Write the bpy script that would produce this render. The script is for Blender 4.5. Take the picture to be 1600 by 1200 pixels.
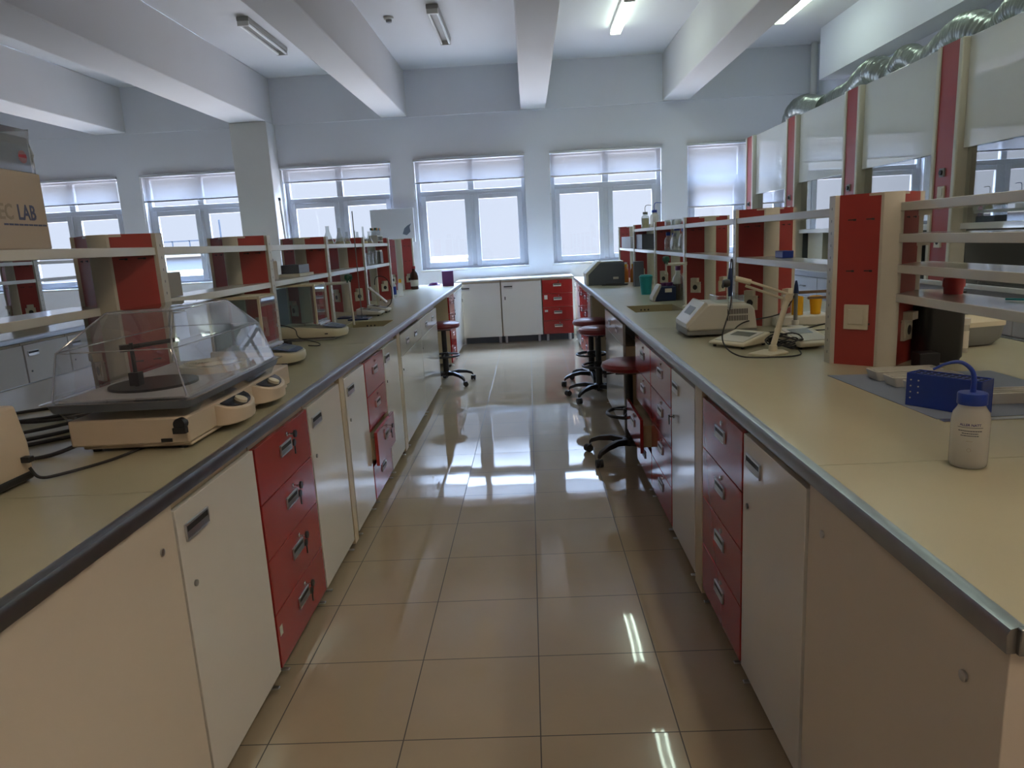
import bpy, math, random
from mathutils import Vector, Matrix
for o in list(bpy.data.objects): bpy.data.objects.remove(o)
SC = bpy.context.scene; COL = SC.collection
PI = math.pi; rnd = random.Random(7)
# ------------------------------------------------------------------ camera
H = 1.4415
F = Vector((-0.03272419, 0.97949338, -0.19880101)); R = Vector((0.99834606, 0.02262739, -0.05285026)); U = Vector((0.04726813, 0.20020168, 0.97861382))
cd = bpy.data.cameras.new('camera'); cam = bpy.data.objects.new('camera', cd); COL.objects.link(cam)
cam.matrix_world = Matrix(((R.x, U.x, -F.x, 0), (R.y, U.y, -F.y, 0), (R.z, U.z, -F.z, H), (0, 0, 0, 1)))
cd.sensor_width = 36; cd.lens = 1098.63 / 1600 * 36; cd.clip_start = .05; cd.clip_end = 500
SC.camera = cam
# ------------------------------------------------------------------ sky
W = bpy.data.worlds.new('sky'); SC.world = W; W.use_nodes = True
nt = W.node_tree; nt.nodes.clear()
N_ = nt.nodes.new; L_ = nt.links.new
def mrange(src, a, b, c, d):
    m = N_('ShaderNodeMapRange'); m.inputs[1].default_value = a; m.inputs[2].default_value = b; m.inputs[3].default_value = c; m.inputs[4].default_value = d; L_(src, m.inputs[0]); return m.outputs[0]
tc = N_('ShaderNodeTexCoord'); sx = N_('ShaderNodeSeparateXYZ'); L_(tc.outputs['Generated'], sx.inputs[0]); z_ = sx.outputs[2]
SKY_HI, SKY_HAZE, GROUND = 78.0, .62, 7.0
up = mrange(z_, .275, .85, SKY_HAZE, SKY_HI)          # pale haze near the horizon, bright sky overhead
dn = mrange(z_, -.07, -.35, 0, GROUND)               # sunlit ground below
ad = N_('ShaderNodeMath'); L_(up, ad.inputs[0]); L_(dn, ad.inputs[1])
cm = N_('ShaderNodeMix'); cm.data_type = 'RGBA'; cm.inputs[6].default_value = (.77, .84, 1, 1); cm.inputs[7].default_value = (.50, .68, 1.0, 1); L_(mrange(z_, .08, .4, 0, 1), cm.inputs[0])
cg = N_('ShaderNodeMix'); cg.data_type = 'RGBA'; cg.inputs[7].default_value = (.92, .88, .95, 1); L_(cm.outputs[2], cg.inputs[6]); L_(mrange(z_, -.05, -.3, 0, 1), cg.inputs[0])
bg = N_('ShaderNodeBackground'); wo = N_('ShaderNodeOutputWorld'); L_(cg.outputs[2], bg.inputs[0]); L_(ad.outputs[0], bg.inputs[1]); L_(bg.outputs[0], wo.inputs[0])
# window openings on the far wall (x0, x1); daylight portals sit in them
WY = 10.70
WINS = [(-9.62, -8.03), (-7.66, -6.06), (-5.69, -4.09), (-3.58, -1.97), (-1.62, -.01), (.37, 1.98), (2.36, 3.96)]
WZ0, WZ1 = 1.08, 2.68
for a, b in WINS:
    ld = bpy.data.lights.new('daylight_portal', 'AREA'); ld.shape = 'RECTANGLE'; ld.size = b - a; ld.size_y = WZ1 - WZ0; ld.cycles.is_portal = True
    lo = bpy.data.objects.new('daylight_portal', ld); COL.objects.link(lo); lo.location = ((a + b) / 2, WY + .24, (WZ0 + WZ1) / 2); lo.rotation_euler = (-PI / 2, 0, 0)
# ------------------------------------------------------------------ exposure
vs = SC.view_settings; vs.view_transform = 'Standard'; vs.look = 'None'; vs.exposure = 0.7; vs.gamma = 1.0; vs.use_curve_mapping = False
TUBE, TUBE_FILL = 9.0, 24.0
try:
    SC.cycles.max_bounces = 10; SC.cycles.transparent_max_bounces = 24; SC.cycles.caustics_reflective = False; SC.cycles.caustics_refractive = False
except Exception: pass
# ------------------------------------------------------------------ materials
def newmat(name):
    m = bpy.data.materials.new(name); m.use_nodes = True; m.node_tree.nodes.clear()
    o = m.node_tree.nodes.new('ShaderNodeOutputMaterial'); return m, m.node_tree, o
def P(name, c, rough=.5, metal=0, var=.06, scale=6, spec=.5, bump=0, emis=None, es=0, coat=0):
    m, t, o = newmat(name); n = t.nodes.new; l = t.links.new
    b = n('ShaderNodeBsdfPrincipled'); b.inputs['Roughness'].default_value = rough; b.inputs['Metallic'].default_value = metal
    b.inputs['Specular IOR Level'].default_value = spec; b.inputs['Coat Weight'].default_value = coat; b.inputs['Coat Roughness'].default_value = .03
    tcn = n('ShaderNodeTexCoord'); ns = n('ShaderNodeTexNoise'); ns.inputs['Scale'].default_value = scale; ns.inputs['Detail'].default_value = 4
    l(tcn.outputs['Object'], ns.inputs['Vector'])
    mx = n('ShaderNodeMix'); mx.data_type = 'RGBA'; mx.inputs[6].default_value = tuple(x * (1 - var) for x in c) + (1,); mx.inputs[7].default_value = tuple(min(1, x * (1 + var)) for x in c) + (1,)
    l(ns.outputs[0], mx.inputs[0]); l(mx.outputs[2], b.inputs['Base Color'])
    if bump:
        bn = n('ShaderNodeBump'); bn.inputs['Strength'].default_value = bump; bn.inputs['Distance'].default_value = .01; l(ns.outputs[0], bn.inputs['Height']); l(bn.outputs[0], b.inputs['Normal'])
    if emis: b.inputs['Emission Color'].default_value = tuple(emis) + (1,); b.inputs['Emission Strength'].default_value = es
    l(b.outputs[0], o.inputs[0]); return m
def GL(name, tint=(1, 1, 1), rough=0.0, ior=1.45, body=0, bodycol=(.8, .8, .8), boost=1):
    """thin clear sheet: straight transmission plus fresnel reflection, optional milky body"""
    m, t, o = newmat(name); n = t.nodes.new; l = t.links.new
    tr = n('ShaderNodeBsdfTransparent'); tr.inputs[0].default_value = tint + (1,)
    g = n('ShaderNodeBsdfGlossy'); g.inputs['Roughness'].default_value = rough
    f = n('ShaderNodeFresnel'); ge = n('ShaderNodeNewGeometry'); iv = n('ShaderNodeMapRange'); iv.inputs[3].default_value = ior; iv.inputs[4].default_value = 1 / ior; l(ge.outputs['Backfacing'], iv.inputs[0]); l(iv.outputs[0], f.inputs[0]); mu = n('ShaderNodeMath'); mu.operation = 'MULTIPLY'; mu.inputs[1].default_value = boost; mu.use_clamp = True
    l(f.outputs[0], mu.inputs[0]); mx = n('ShaderNodeMixShader'); l(mu.outputs[0], mx.inputs[0])
    if body:
        d = n('ShaderNodeBsdfDiffuse'); d.inputs[0].default_value = bodycol + (1,); tl = n('ShaderNodeBsdfTranslucent'); tl.inputs[0].default_value = bodycol + (1,)
        a = n('ShaderNodeMixShader'); a.inputs[0].default_value = .5; l(d.outputs[0], a.inputs[1]); l(tl.outputs[0], a.inputs[2])
        b = n('ShaderNodeMixShader'); b.inputs[0].default_value = body; l(tr.outputs[0], b.inputs[1]); l(a.outputs[0], b.inputs[2]); l(b.outputs[0], mx.inputs[1])
    else: l(tr.outputs[0], mx.inputs[1])
    l(g.outputs[0], mx.inputs[2]); l(mx.outputs[0], o.inputs[0]); return m
M = dict(
    wall=P('wall_paint', (.75, .765, .81), .75, var=.025, scale=1.5, bump=.03), ceil=P('ceiling_paint', (.62, .61, .60), .8, var=.02, scale=1.5),
    beam=P('beam_paint', (.60, .58, .56), .8, var=.03, scale=2), col=P('column_paint', (.64, .63, .60), .75, var=.02),
    white=P('white_laminate', (.72, .71, .68), .10, var=.02, scale=3, spec=.5), cream=P('cream_edge', (.60, .50, .34), .35, var=.04),
    endw=P('end_panel_laminate', (.70, .63, .54), .38, var=.03, scale=3),
    red=P('red_laminate', (.36, .028, .024), .13, var=.05, scale=4), redp=P('red_panel', (.36, .050, .045), .30, var=.06, scale=5),
    post=P('post_enamel', (.60, .58, .50), .32, var=.03), shelf=P('shelf_enamel', (.70, .70, .66), .14, var=.03),
    top=P('worktop_laminate', (.46, .44, .32), .27, var=.045, scale=5), steel=P('steel_edge', (.33, .34, .36), .30, 1, var=.12, scale=20),
    alu=P('aluminium', (.62, .63, .65), .32, 1, var=.06), chrome=P('chrome', (.7, .7, .72), .12, 1), dark=P('dark_gap', (.03, .03, .032), .6),
    black=P('black_plastic', (.018, .018, .02), .38), rubber=P('black_rubber', (.02, .02, .022), .6), blackg=P('black_gloss', (.02, .022, .028), .12),
    spine=P('grey_board', (.33, .31, .27), .5), upvc=P('window_frame_plastic', (.50, .52, .56), .35, var=.02), burg=P('burgundy_vinyl', (.20, .025, .03), .30, var=.08),
    beige=P('beige_plastic', (.66, .56, .44), .45, var=.03), ivory=P('ivory_plastic', (.66, .62, .48), .42, var=.03), ltgrey=P('light_grey_plastic', (.62, .61, .56), .38, var=.03),
    midgrey=P('mid_grey_plastic', (.22, .23, .23), .42), bluegrey=P('blue_grey_plastic', (.12, .14, .18), .35), navy=P('navy_plastic', (.012, .03, .10), .32), blue=P('blue_plastic', (.012, .045, .32), .30),
    teal=P('teal_plastic', (.02, .36, .42), .35), purple=P('purple_card', (.16, .05, .20), .5), yellow=P('yellow_cap', (.80, .42, .01), .4), orange=P('orange_liquid', (.70, .25, .05), .4),
    green=P('green_knob', (.015, .10, .06), .35), brownbot=P('amber_glass', (.05, .016, .008), .08), redcap=P('red_cap', (.42, .03, .03), .35), card=P('cardboard', (.50, .43, .36), .8, var=.05, scale=8),
    ink=P('blue_grey_ink', (.10, .12, .22), .7), inkp=P('pale_ink', (.36, .31, .25), .7), inkv=P('violet_ink', (.03, .01, .16), .6), inkd=P('dark_ink', (.03, .03, .06), .6), inkr=P('red_ink', (.45, .02, .03), .5),
    label=P('paper_label', (.70, .68, .60), .7), sock=P('socket_plastic', (.66, .62, .50), .4), sinkm=P('sink_resin', (.40, .36, .22), .4), slab=P('balance_display', (.30, .36, .44), .2), dispb=P('balance_keypad', (.06, .10, .24), .3),
    lcd=P('lcd_grey', (.16, .17, .15), .2), wood=P('brown_wood', (.16, .10, .06), .6), bag=P('blue_tray_paper', (.20, .24, .32), .8), foam=P('white_foam', (.66, .65, .60), .8), hoodw=P('hood_sash_white', (.70, .71, .70), .05, var=.02, spec=.9, coat=1),
    hoodin=P('hood_liner', (.10, .115, .12), .5), hoodb=P('hood_base', (.42, .43, .47), .35), salt=P('cream_powder', (.72, .62, .35), .6),
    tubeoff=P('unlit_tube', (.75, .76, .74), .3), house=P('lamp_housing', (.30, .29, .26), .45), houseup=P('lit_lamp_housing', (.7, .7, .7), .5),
    rail=P('roof_lit', (.050, .036, .018), .7), build=P('far_building', (.030, .034, .040), .8), bwin=P('far_building_window', (.012, .016, .022), .3), board=P('grey_board_panel', (.50, .51, .53), .6, var=.03),
)
M['tube'] = P('lit_tube', (.9, .95, .92), .4, emis=(.80, 1.0, .84), es=TUBE, var=0)
M['tubefill'] = P('warm_fill_tube', (.95, .9, .85), .4, emis=(1.0, .80, .60), es=TUBE_FILL, var=0)  # warm glow of the unseen lamps added to brighten the foreground
M['glass'] = GL('window_glass', (.97, .985, 1.0)); M['clear'] = GL('clear_plastic', (.96, .955, .97), .03, 1.5, .04, boost=1.8); M['hglass'] = GL('hood_glass', (.80, .84, .84), .0, 1.7, boost=4.5)
M['lab'] = GL('lab_glass', (.86, .90, .90), .02, 1.5, .16, (.85, .9, .9), 3.5); M['milky'] = GL('milky_plastic', (.93, .92, .88), .12, 1.45, .55, (.88, .86, .80)); M['wrap'] = GL('wrap_film', (.90, .88, .84), .12, 1.6, .16, (.6, .57, .5), 2.2)
M['edge'] = GL('clear_edge_highlight', (.95, .95, .97), .05, 1.5, .30, (.9, .9, .92), 3)  # whitened body puts a bright highlight into the dome's moulded edges
M['balglass'] = GL('balance_glass', (.84, .90, .91), .0, 1.5, .05, (.6, .75, .8), 1.6)
# blinds: open mesh cloth, partly see-through
def blindmat():
    m, t, o = newmat('blind_cloth'); n = t.nodes.new; l = t.links.new
    tl = n('ShaderNodeBsdfTranslucent'); tl.inputs[0].default_value = (.22, .22, .235, 1); d = n('ShaderNodeBsdfDiffuse'); d.inputs[0].default_value = (.55, .55, .55, 1); tr = n('ShaderNodeBsdfTransparent'); tr.inputs[0].default_value = (1, 1, 1, 1)
    a = n('ShaderNodeMixShader'); a.inputs[0].default_value = .45; b = n('ShaderNodeMixShader')
    tcn = n('ShaderNodeTexCoord'); w = n('ShaderNodeTexWave'); w.inputs['Scale'].default_value = 220; w.bands_direction = 'Z'; l(tcn.outputs['Object'], w.inputs['Vector'])
    mm = n('ShaderNodeMapRange'); mm.inputs[3].default_value = .44; mm.inputs[4].default_value = .52; l(w.outputs[1], mm.inputs[0]); l(mm.outputs[0], b.inputs[0])
    l(d.outputs[0], a.inputs[1]); l(tl.outputs[0], a.inputs[2]); l(a.outputs[0], b.inputs[1]); l(tr.outputs[0], b.inputs[2]); l(b.outputs[0], o.inputs[0]); return m
M['blind'] = blindmat()
def floormat():
    m, t, o = newmat('floor_tiles'); n = t.nodes.new; l = t.links.new
    def vm(op, a, b=None):
        x = n('ShaderNodeVectorMath'); x.operation = op
        for i, v in enumerate((a, b)):
            if v is None: continue
            if isinstance(v, tuple): x.inputs[i].default_value = v
            else: l(v, x.inputs[i])
        return x.outputs[0]
    def ma(op, a, b=None, clamp=False):
        x = n('ShaderNodeMath'); x.operation = op; x.use_clamp = clamp
        for i, v in enumerate((a, b)):
            if v is None: continue
            if isinstance(v, (int, float)): x.inputs[i].default_value = v
            else: l(v, x.inputs[i])
        return x.outputs[0]
    g = n('ShaderNodeNewGeometry'); S = .41
    p = vm('MULTIPLY', vm('ADD', g.outputs['Position'], (.079053 * S, -.47821 * S, 0)), (1 / S, 1 / S, 0))
    fr = vm('FRACTION', p); fl = vm('FLOOR', p)
    s = n('ShaderNodeSeparateXYZ'); l(fr, s.inputs[0])
    dx = ma('MINIMUM', s.outputs[0], ma('SUBTRACT', 1, s.outputs[0])); dy = ma('MINIMUM', s.outputs[1], ma('SUBTRACT', 1, s.outputs[1]))
    d = ma('MINIMUM', dx, dy); grout = ma('LESS_THAN', d, .0048)
    wn = n('ShaderNodeTexWhiteNoise'); wn.noise_dimensions = '3D'; l(fl, wn.inputs['Vector'])
    tilt = vm('MULTIPLY', vm('SUBTRACT', wn.outputs['Color'], (.5, .5, .5)), (.0045, .0045, 0))
    ns = n('ShaderNodeTexNoise'); ns.inputs['Scale'].default_value = 3.2; ns.inputs['Detail'].default_value = 1; l(g.outputs['Position'], ns.inputs['Vector'])
    wav = vm('MULTIPLY', vm('SUBTRACT', ns.outputs['Color'], (.5, .5, .5)), (.010, .010, 0))
    nrm = vm('NORMALIZE', vm('ADD', vm('ADD', tilt, wav), (0, 0, 1)))
    b = n('ShaderNodeBsdfPrincipled')
    n2 = n('ShaderNodeTexNoise'); n2.inputs['Scale'].default_value = 2.5; n2.inputs['Detail'].default_value = 6; l(g.outputs['Position'], n2.inputs['Vector'])
    base = n('ShaderNodeMix'); base.data_type = 'RGBA'; base.inputs[6].default_value = (.34, .275, .195, 1); base.inputs[7].default_value = (.43, .355, .26, 1); l(n2.outputs[0], base.inputs[0])
    c2 = n('ShaderNodeMix'); c2.data_type = 'RGBA'; l(grout, c2.inputs[0]); l(base.outputs[2], c2.inputs[6]); c2.inputs[7].default_value = (.06, .05, .038, 1)
    l(c2.outputs[2], b.inputs['Base Color']); rr = n('ShaderNodeMapRange'); rr.inputs[3].default_value = .035; rr.inputs[4].default_value = .5; l(grout, rr.inputs[0]); l(rr.outputs[0], b.inputs['Roughness'])
    b.inputs['Specular IOR Level'].default_value = .5; l(nrm, b.inputs['Normal']); l(b.outputs[0], o.inputs[0]); return m
M['floor'] = floormat()
def ductmat():
    m = P('aluminium_duct', (.34, .37, .35), .30, .85, var=.25, scale=9, bump=.5); return m
M['duct'] = ductmat()
# ------------------------------------------------------------------ mesh builder
class MB:
    def __init__(s): s.v = []; s.f = []; s.m = []; s.T = Matrix()
    def add(s, vs, fs, m=0):
        k = len(s.v); s.v += [tuple(s.T @ Vector(v)) for v in vs]; s.f += [tuple(k + i for i in f) for f in fs]; s.m += [m] * len(fs); return s
    def box(s, x0, x1, y0, y1, z0, z1, m=0):
        vs = [(x, y, z) for z in (z0, z1) for y in (y0, y1) for x in (x0, x1)]
        return s.add(vs, [(0, 2, 3, 1), (4, 5, 7, 6), (0, 1, 5, 4), (2, 6, 7, 3), (0, 4, 6, 2), (1, 3, 7, 5)], m)
    def prism(s, pts, z0, z1, m=0, axis='z', cap=True):
        n = len(pts); f = {'z': lambda p, h: (p[0], p[1], h), 'y': lambda p, h: (p[0], h, p[1]), 'x': lambda p, h: (h, p[0], p[1])}[axis]
        vs = [f(p, z0) for p in pts] + [f(p, z1) for p in pts]; fs = [(i, (i + 1) % n, n + (i + 1) % n, n + i) for i in range(n)]
        if cap: fs += [tuple(range(n - 1, -1, -1)), tuple(range(n, 2 * n))]
        return s.add(vs, fs, m)
    def rings(s, rs, m=0, cap=(True, True)):
        n = len(rs[0]); vs = [p for r in rs for p in r]; fs = []
        for k in range(len(rs) - 1):
            for i in range(n): a = k * n + i; b = k * n + (i + 1) % n; fs.append((a, b, b + n, a + n))
        if cap[0]: fs.append(tuple(range(n - 1, -1, -1)))
        if cap[1]: fs.append(tuple(range((len(rs) - 1) * n, len(rs) * n)))
        return s.add(vs, fs, m)
    def lathe(s, prof, c=(0, 0, 0), n=24, m=0, cap=(True, True), ax='z'):
        rs = []
        for r, h in prof:
            q = []
            for i in range(n):
                a = 2 * PI * i / n; u, w = r * math.cos(a), r * math.sin(a)
                q.append({'z': (c[0] + u, c[1] + w, c[2] + h), 'x': (c[0] + h, c[1] + u, c[2] + w), 'y': (c[0] + u, c[1] - h, c[2] + w)}[ax])
            rs.append(q)
        return s.rings(rs, m, cap)
    def tube(s, pts, r, n=8, m=0, closed=False):
        pts = [Vector(p) for p in pts]; N = len(pts); rs = []; up = None
        rr = r if isinstance(r, (list, tuple)) else [r] * N
        for k in range(N):
            a = pts[(k - 1) % N] if (k or closed) else pts[0]; b = pts[(k + 1) % N] if (k < N - 1 or closed) else pts[-1]; t = (b - a).normalized()
            if up is None: up = Vector((0, 0, 1)) if abs(t.z) < .9 else Vector((1, 0, 0))
            sd = t.cross(up).normalized(); up = sd.cross(t).normalized()
            rs.append([tuple(pts[k] + (sd * math.cos(2 * PI * i / n) + up * math.sin(2 * PI * i / n)) * rr[k]) for i in range(n)])
        if closed: rs.append(rs[0]); return s.rings(rs, m, (False, False))
        return s.rings(rs, m)
    def build(s, name, mats, parent=None, bevel=0, loc=(0, 0, 0), smooth=35, seg=2, label=None):
        me = bpy.data.meshes.new(name); me.from_pydata(s.v, [], s.f); me.validate()
        for mt in (mats if isinstance(mats, (list, tuple)) else [mats]): me.materials.append(M[mt] if isinstance(mt, str) else mt)
        for p, i in zip(me.polygons, s.m): p.material_index = i; p.use_smooth = True
        import bmesh
        b = bmesh.new(); b.from_mesh(me); bmesh.ops.recalc_face_normals(b, faces=b.faces); b.to_mesh(me); b.free()
        me.set_sharp_from_angle(angle=math.radians(smooth)); me.update()
        o = bpy.data.objects.new(name, me); COL.objects.link(o); o.location = loc
        if parent: o.parent = parent
        if bevel:
            md = o.modifiers.new('bevel', 'BEVEL'); md.width = bevel; md.segments = seg; md.limit_method = 'ANGLE'; md.angle_limit = math.radians(40); md.harden_normals = False
        if label: o['label'] = label
        return o
def ring(x0, x1, y0, y1, z, r=.02, n=4):
    out = []
    for cx, cy, a0 in ((x1 - r, y0 + r, -PI / 2), (x1 - r, y1 - r, 0), (x0 + r, y1 - r, PI / 2), (x0 + r, y0 + r, PI)):
        for k in range(n + 1): a = a0 + k * PI / 2 / n; out.append((cx + r * math.cos(a), cy + r * math.sin(a), z))
    return out
def smooth_path(pts, k=6):
    """catmull-rom through points"""
    p = [Vector(q) for q in pts]; out = []
    for i in range(len(p) - 1):
        a = p[max(0, i - 1)]; b = p[i]; c = p[i + 1]; d = p[min(len(p) - 1, i + 2)]
        for j in range(k):
            t = j / k; out.append(.5 * ((2 * b) + (c - a) * t + (2 * a - 5 * b + 4 * c - d) * t * t + (3 * b - a - 3 * c + d) * t ** 3))
    out.append(p[-1]); return out
def thing(name, label, cat, loc=(0, 0, 0), rz=0, group=None):
    o = bpy.data.objects.new(name, None); COL.objects.link(o); o.empty_display_size = .05; o.location = loc; o.rotation_euler = (0, 0, rz); o['label'] = label; o['category'] = cat
    if group: o['group'] = group
    return o
def tag(o, label, cat, group=None, kind=None):
    o['label'] = label; o['category'] = cat
    if group: o['group'] = group
    if kind: o['kind'] = kind
    return o
def struct(name, mb, m, parent=None, bevel=0):
    o = mb.build(name, m, parent, bevel)
    if not parent: o['kind'] = 'structure'
    return o
def sempty(name, loc=(0, 0, 0)):
    o = bpy.data.objects.new(name, None); COL.objects.link(o); o.location = loc; o['kind'] = 'structure'; return o
def text(s, size, mat, parent, loc, rot, name='lettering', ext=.0004, align='LEFT', sx=1):
    c = bpy.data.curves.new(name, 'FONT'); c.body = s; c.size = size; c.extrude = ext; c.offset = size * .018; c.align_x = align; c.resolution_u = 2
    tmp = bpy.data.objects.new(name, c); COL.objects.link(tmp); dg = bpy.context.evaluated_depsgraph_get(); me = bpy.data.meshes.new_from_object(tmp.evaluated_get(dg)); bpy.data.objects.remove(tmp)
    me.materials.clear(); me.materials.append(M[mat]); o = bpy.data.objects.new(name, me); COL.objects.link(o); o.parent = parent; o.location = loc; o.rotation_euler = rot; o.scale = (sx, 1, 1); return o
# skew of the left island: its front edge drifts left with distance
K = -.0095
def LX(x, y): return x + K * y
# ================================================================== ROOM SHELL
XL, XR, YB, ZC = -11.0, 4.2, -3.6, 3.91
struct('floor', MB().box(XL, XR, YB, WY, -.1, 0), 'floor')
struct('ceiling', MB().box(XL - .2, XR + .2, YB - .2, WY + .3, ZC, ZC + .15), 'ceil')
w = MB(); xs = [XL - .2]
for a, b in WINS: xs += [a, b]
xs.append(XR + .2)
for i in range(0, len(xs), 2): w.box(xs[i], xs[i + 1], WY, WY + .25, WZ0, WZ1)
w.box(XL - .2, XR + .2, WY, WY + .25, -.1, WZ0); w.box(XL - .2, XR + .2, WY, WY + .25, WZ1, ZC)
struct('wall_back', w, 'wall')
struct('trim_1', MB().box(XL, XR - .001, WY - .03, WY + .001, 3.27, ZC - .001), 'wall')       # tie beam along the window wall
struct('wall_right', MB().box(XR, XR + .2, YB - .2, WY, -.1, ZC), 'wall')
struct('wall_left', MB().box(XL - .2, XL, YB - .2, WY, -.1, ZC), 'wall')
struct('wall_front', MB().box(XL, XR, YB - .2, YB, -.1, ZC), 'wall')
for i, (a, b) in enumerate([(-6.25, -5.79), (-4.14, -3.62), (-2.035, -1.665), (-.025, .34), (2.0, 2.38), (-8.3, -7.9)]):
    struct('trim_%d' % (i + 2), MB().box(a, b, YB + .001, WY - .031, 3.28, ZC - .001), 'beam', bevel=.012)
struct('trim_8', MB().box(3.88, XR - .001, YB + .001, 9.85, 3.28, ZC - .001), 'wall')
struct('trim_9', MB().box(-4.14, -3.61, 10.35, WY - .001, .001, 3.279), 'col', bevel=.01)
struct('trim_10', MB().box(XL, XR, WY - .012, WY - .0005, .002, .09), 'col')
# ================================================================== WINDOWS
BZ = {0: [2.33], 1: [2.33], 2: [2.31], 3: [2.47], 4: [2.357], 5: [2.343], 6: [1.80]}
wn = ['third window from the left corner', '']
def frame(mb, x0, x1, z0, z1, t, y0, y1):
    mb.box(x0, x0 + t, y0, y1, z0, z1); mb.box(x1 - t, x1, y0, y1, z0, z1); mb.box(x0 + t, x1 - t, y0, y1, z0, z0 + t); mb.box(x0 + t, x1 - t, y0, y1, z1 - t, z1)
for i, (a, b) in enumerate(WINS):
    e = sempty('window_%d' % (i + 1), ((a + b) / 2, WY, WZ0)); hw = (b - a) / 2; h = WZ1 - WZ0
    f = MB(); frame(f, -hw, hw, 0, h, .055, .10, .17); f.box(-hw + .055, hw - .055, .10, .17, 1.06, 1.15); f.box(-.045, .045, .101, .169, .055, 1.06); f.box(-.045, .045, .101, .169, 1.15, h - .055)
    f.build('window_frame', 'upvc', e, .006)
    for s in (-1, 1):
        sm = MB(); xa, xb = (-hw + .05, -.03) if s < 0 else (.03, hw - .05); frame(sm, xa, xb, .03, 1.08, .075, .083, .135)
        sa = sm.build('sash_frame', 'upvc', e, .006)
        g = MB().box(xa + .075, xb - .075, .105, .111, .105, 1.005).build('pane', 'glass', sa)
        MB().box(xa + .0, xb - .0, .125, .130, 1.15, h - .05).build('top_pane', 'glass', e)
    hd = MB().box(-.062, -.04, .06, .083, .44, .51).box(-.058, -.044, .045, .06, .38, .50).build('window_handle', 'upvc', e, .003)
    MB().box(-hw - .02, hw + .02, -.02, .09, -.03, -.001).build('window_sill', 'col', e, .004)
    z = BZ[i][0] - WZ0
    bt = thing('roller_blind', 'roller blind of the ' + ['window left of all visible ones', 'leftmost visible window', 'window just left of the wall column', 'window just right of the wall column', 'window above the far white cabinets', 'window above the far red drawers', 'far right window, pulled lowest of all'][i], 'blind', ((a + b) / 2, WY, WZ0), 0, 'roller blinds on the far windows')
    MB().lathe([(.022, -hw - .01), (.022, hw + .01)], (0, -.022, h - .015), 12, ax='x').build('roller', 'alu', bt)
    MB().box(-hw + .01, hw - .01, -.012, -.0105, z, h - .01).build('cloth', 'blind', bt)
    MB().box(-hw + .005, hw - .005, -.02, -.005, z - .022, z).build('bottom_rail', 'alu', bt, .003)
    ch = MB()
    cz = [(-hw - .012, -.03, q) for q in (h - .02, z - .25, .1 if i == 4 else z - .35)]
    ch.tube(cz, .0035, 6); ch.lathe([(.008, 0), (.008, .03)], (-hw - .012, -.03, z - .27), 8); ch.build('pull_chain', 'ltgrey', bt)
# ================================================================== CEILING FITTINGS
def lamp(x, y0, lit, label, grp):
    t = thing('fluorescent_light', label, 'ceiling light', (x, y0, ZC), 0, grp); L = 1.24
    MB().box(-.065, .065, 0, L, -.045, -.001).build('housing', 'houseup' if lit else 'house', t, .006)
    for s in (-1, 1):
        MB().lathe([(.013, .03), (.013, L - .03)], (s * .048, 0, -.075), 12, ax='y').build('tube', 'tubeoff', t) if False else MB().tube([(s * .048, .03, -.075), (s * .048, L - .03, -.075)], .0135, 12).build('tube', ('tubefill' if y0 < 1 else 'tube') if lit else 'tubeoff', t)
    for a in (0, L - .03): MB().box(-.06, .06, a, a + .03, -.095, -.045).build('lamp_holder', 'ltgrey', t, .003)
for x, nm in ((-2.9, 'left of the two unlit lamps'), (-.89, 'right of the two unlit lamps')):
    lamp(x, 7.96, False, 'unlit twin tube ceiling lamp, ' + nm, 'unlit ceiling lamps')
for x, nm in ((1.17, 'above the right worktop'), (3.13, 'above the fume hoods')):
    for k, y in enumerate((7.98, 5.53, 3.08, .63, -1.82)):  # last two rows are out of view, added as warm foreground fill
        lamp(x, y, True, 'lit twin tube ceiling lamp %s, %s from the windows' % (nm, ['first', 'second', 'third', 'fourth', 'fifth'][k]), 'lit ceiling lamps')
lamp(-.89, -1.82, True, 'added warm twin tube fill lamp over the left aisle side behind the camera', 'added warm fill lamps behind the camera')  # unseen lamp added to brighten the right cabinet fronts
sd = thing('smoke_detector', 'small round smoke detector on the ceiling between the unlit lamps', 'smoke detector', (-1.41, 8.3, ZC))
MB().lathe([(.055, -.001), (.055, -.02), (.045, -.03)], n=20).build('base', 'ltgrey', sd); MB().lathe([(.035, -.03), (.03, -.055), (.012, -.062)], n=16).build('sensor_head', 'midgrey', sd)
tag(MB().tube([(4.08, 10.55, 3.905), (4.08, 10.55, .02)], .045, 14).build('drain_pipe', 'col'), 'painted vertical pipe in the right back corner', 'pipe')
# ================================================================== FURNITURE
def handle(mb, cx, z, w=.115, h=.042):
    """recessed aluminium pull: rim, dark slot, lip (mats 0 alu, 1 dark) on plane y=0 facing -y"""
    x0, x1 = cx - w / 2, cx + w / 2
    mb.box(x0, x1, -.003, 0, z, z + h); mb.box(x0, x1, -.006, -.003, z + h - .006, z + h); mb.box(x0, x1, -.006, -.003, z, z + .005)
    mb.box(x0, x0 + .004, -.006, -.003, z, z + h); mb.box(x1 - .004, x1, -.006, -.003, z, z + h)
    mb.box(x0 + .005, x1 - .005, -.0042, -.0029, z + h * .50, z + h - .007, 1)
    mb.add([(x0 + .005, -.0042, z + h * .5), (x1 - .005, -.0042, z + h * .5), (x1 - .005, -.0075, z + .008), (x0 + .005, -.0075, z + .008)], [(0, 1, 2, 3)])
def lock(mb, x, z): mb.lathe([(.0085, 0), (.0085, .005), (.004, .0055)], (x, 0, z), 12, ax='y')
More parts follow.
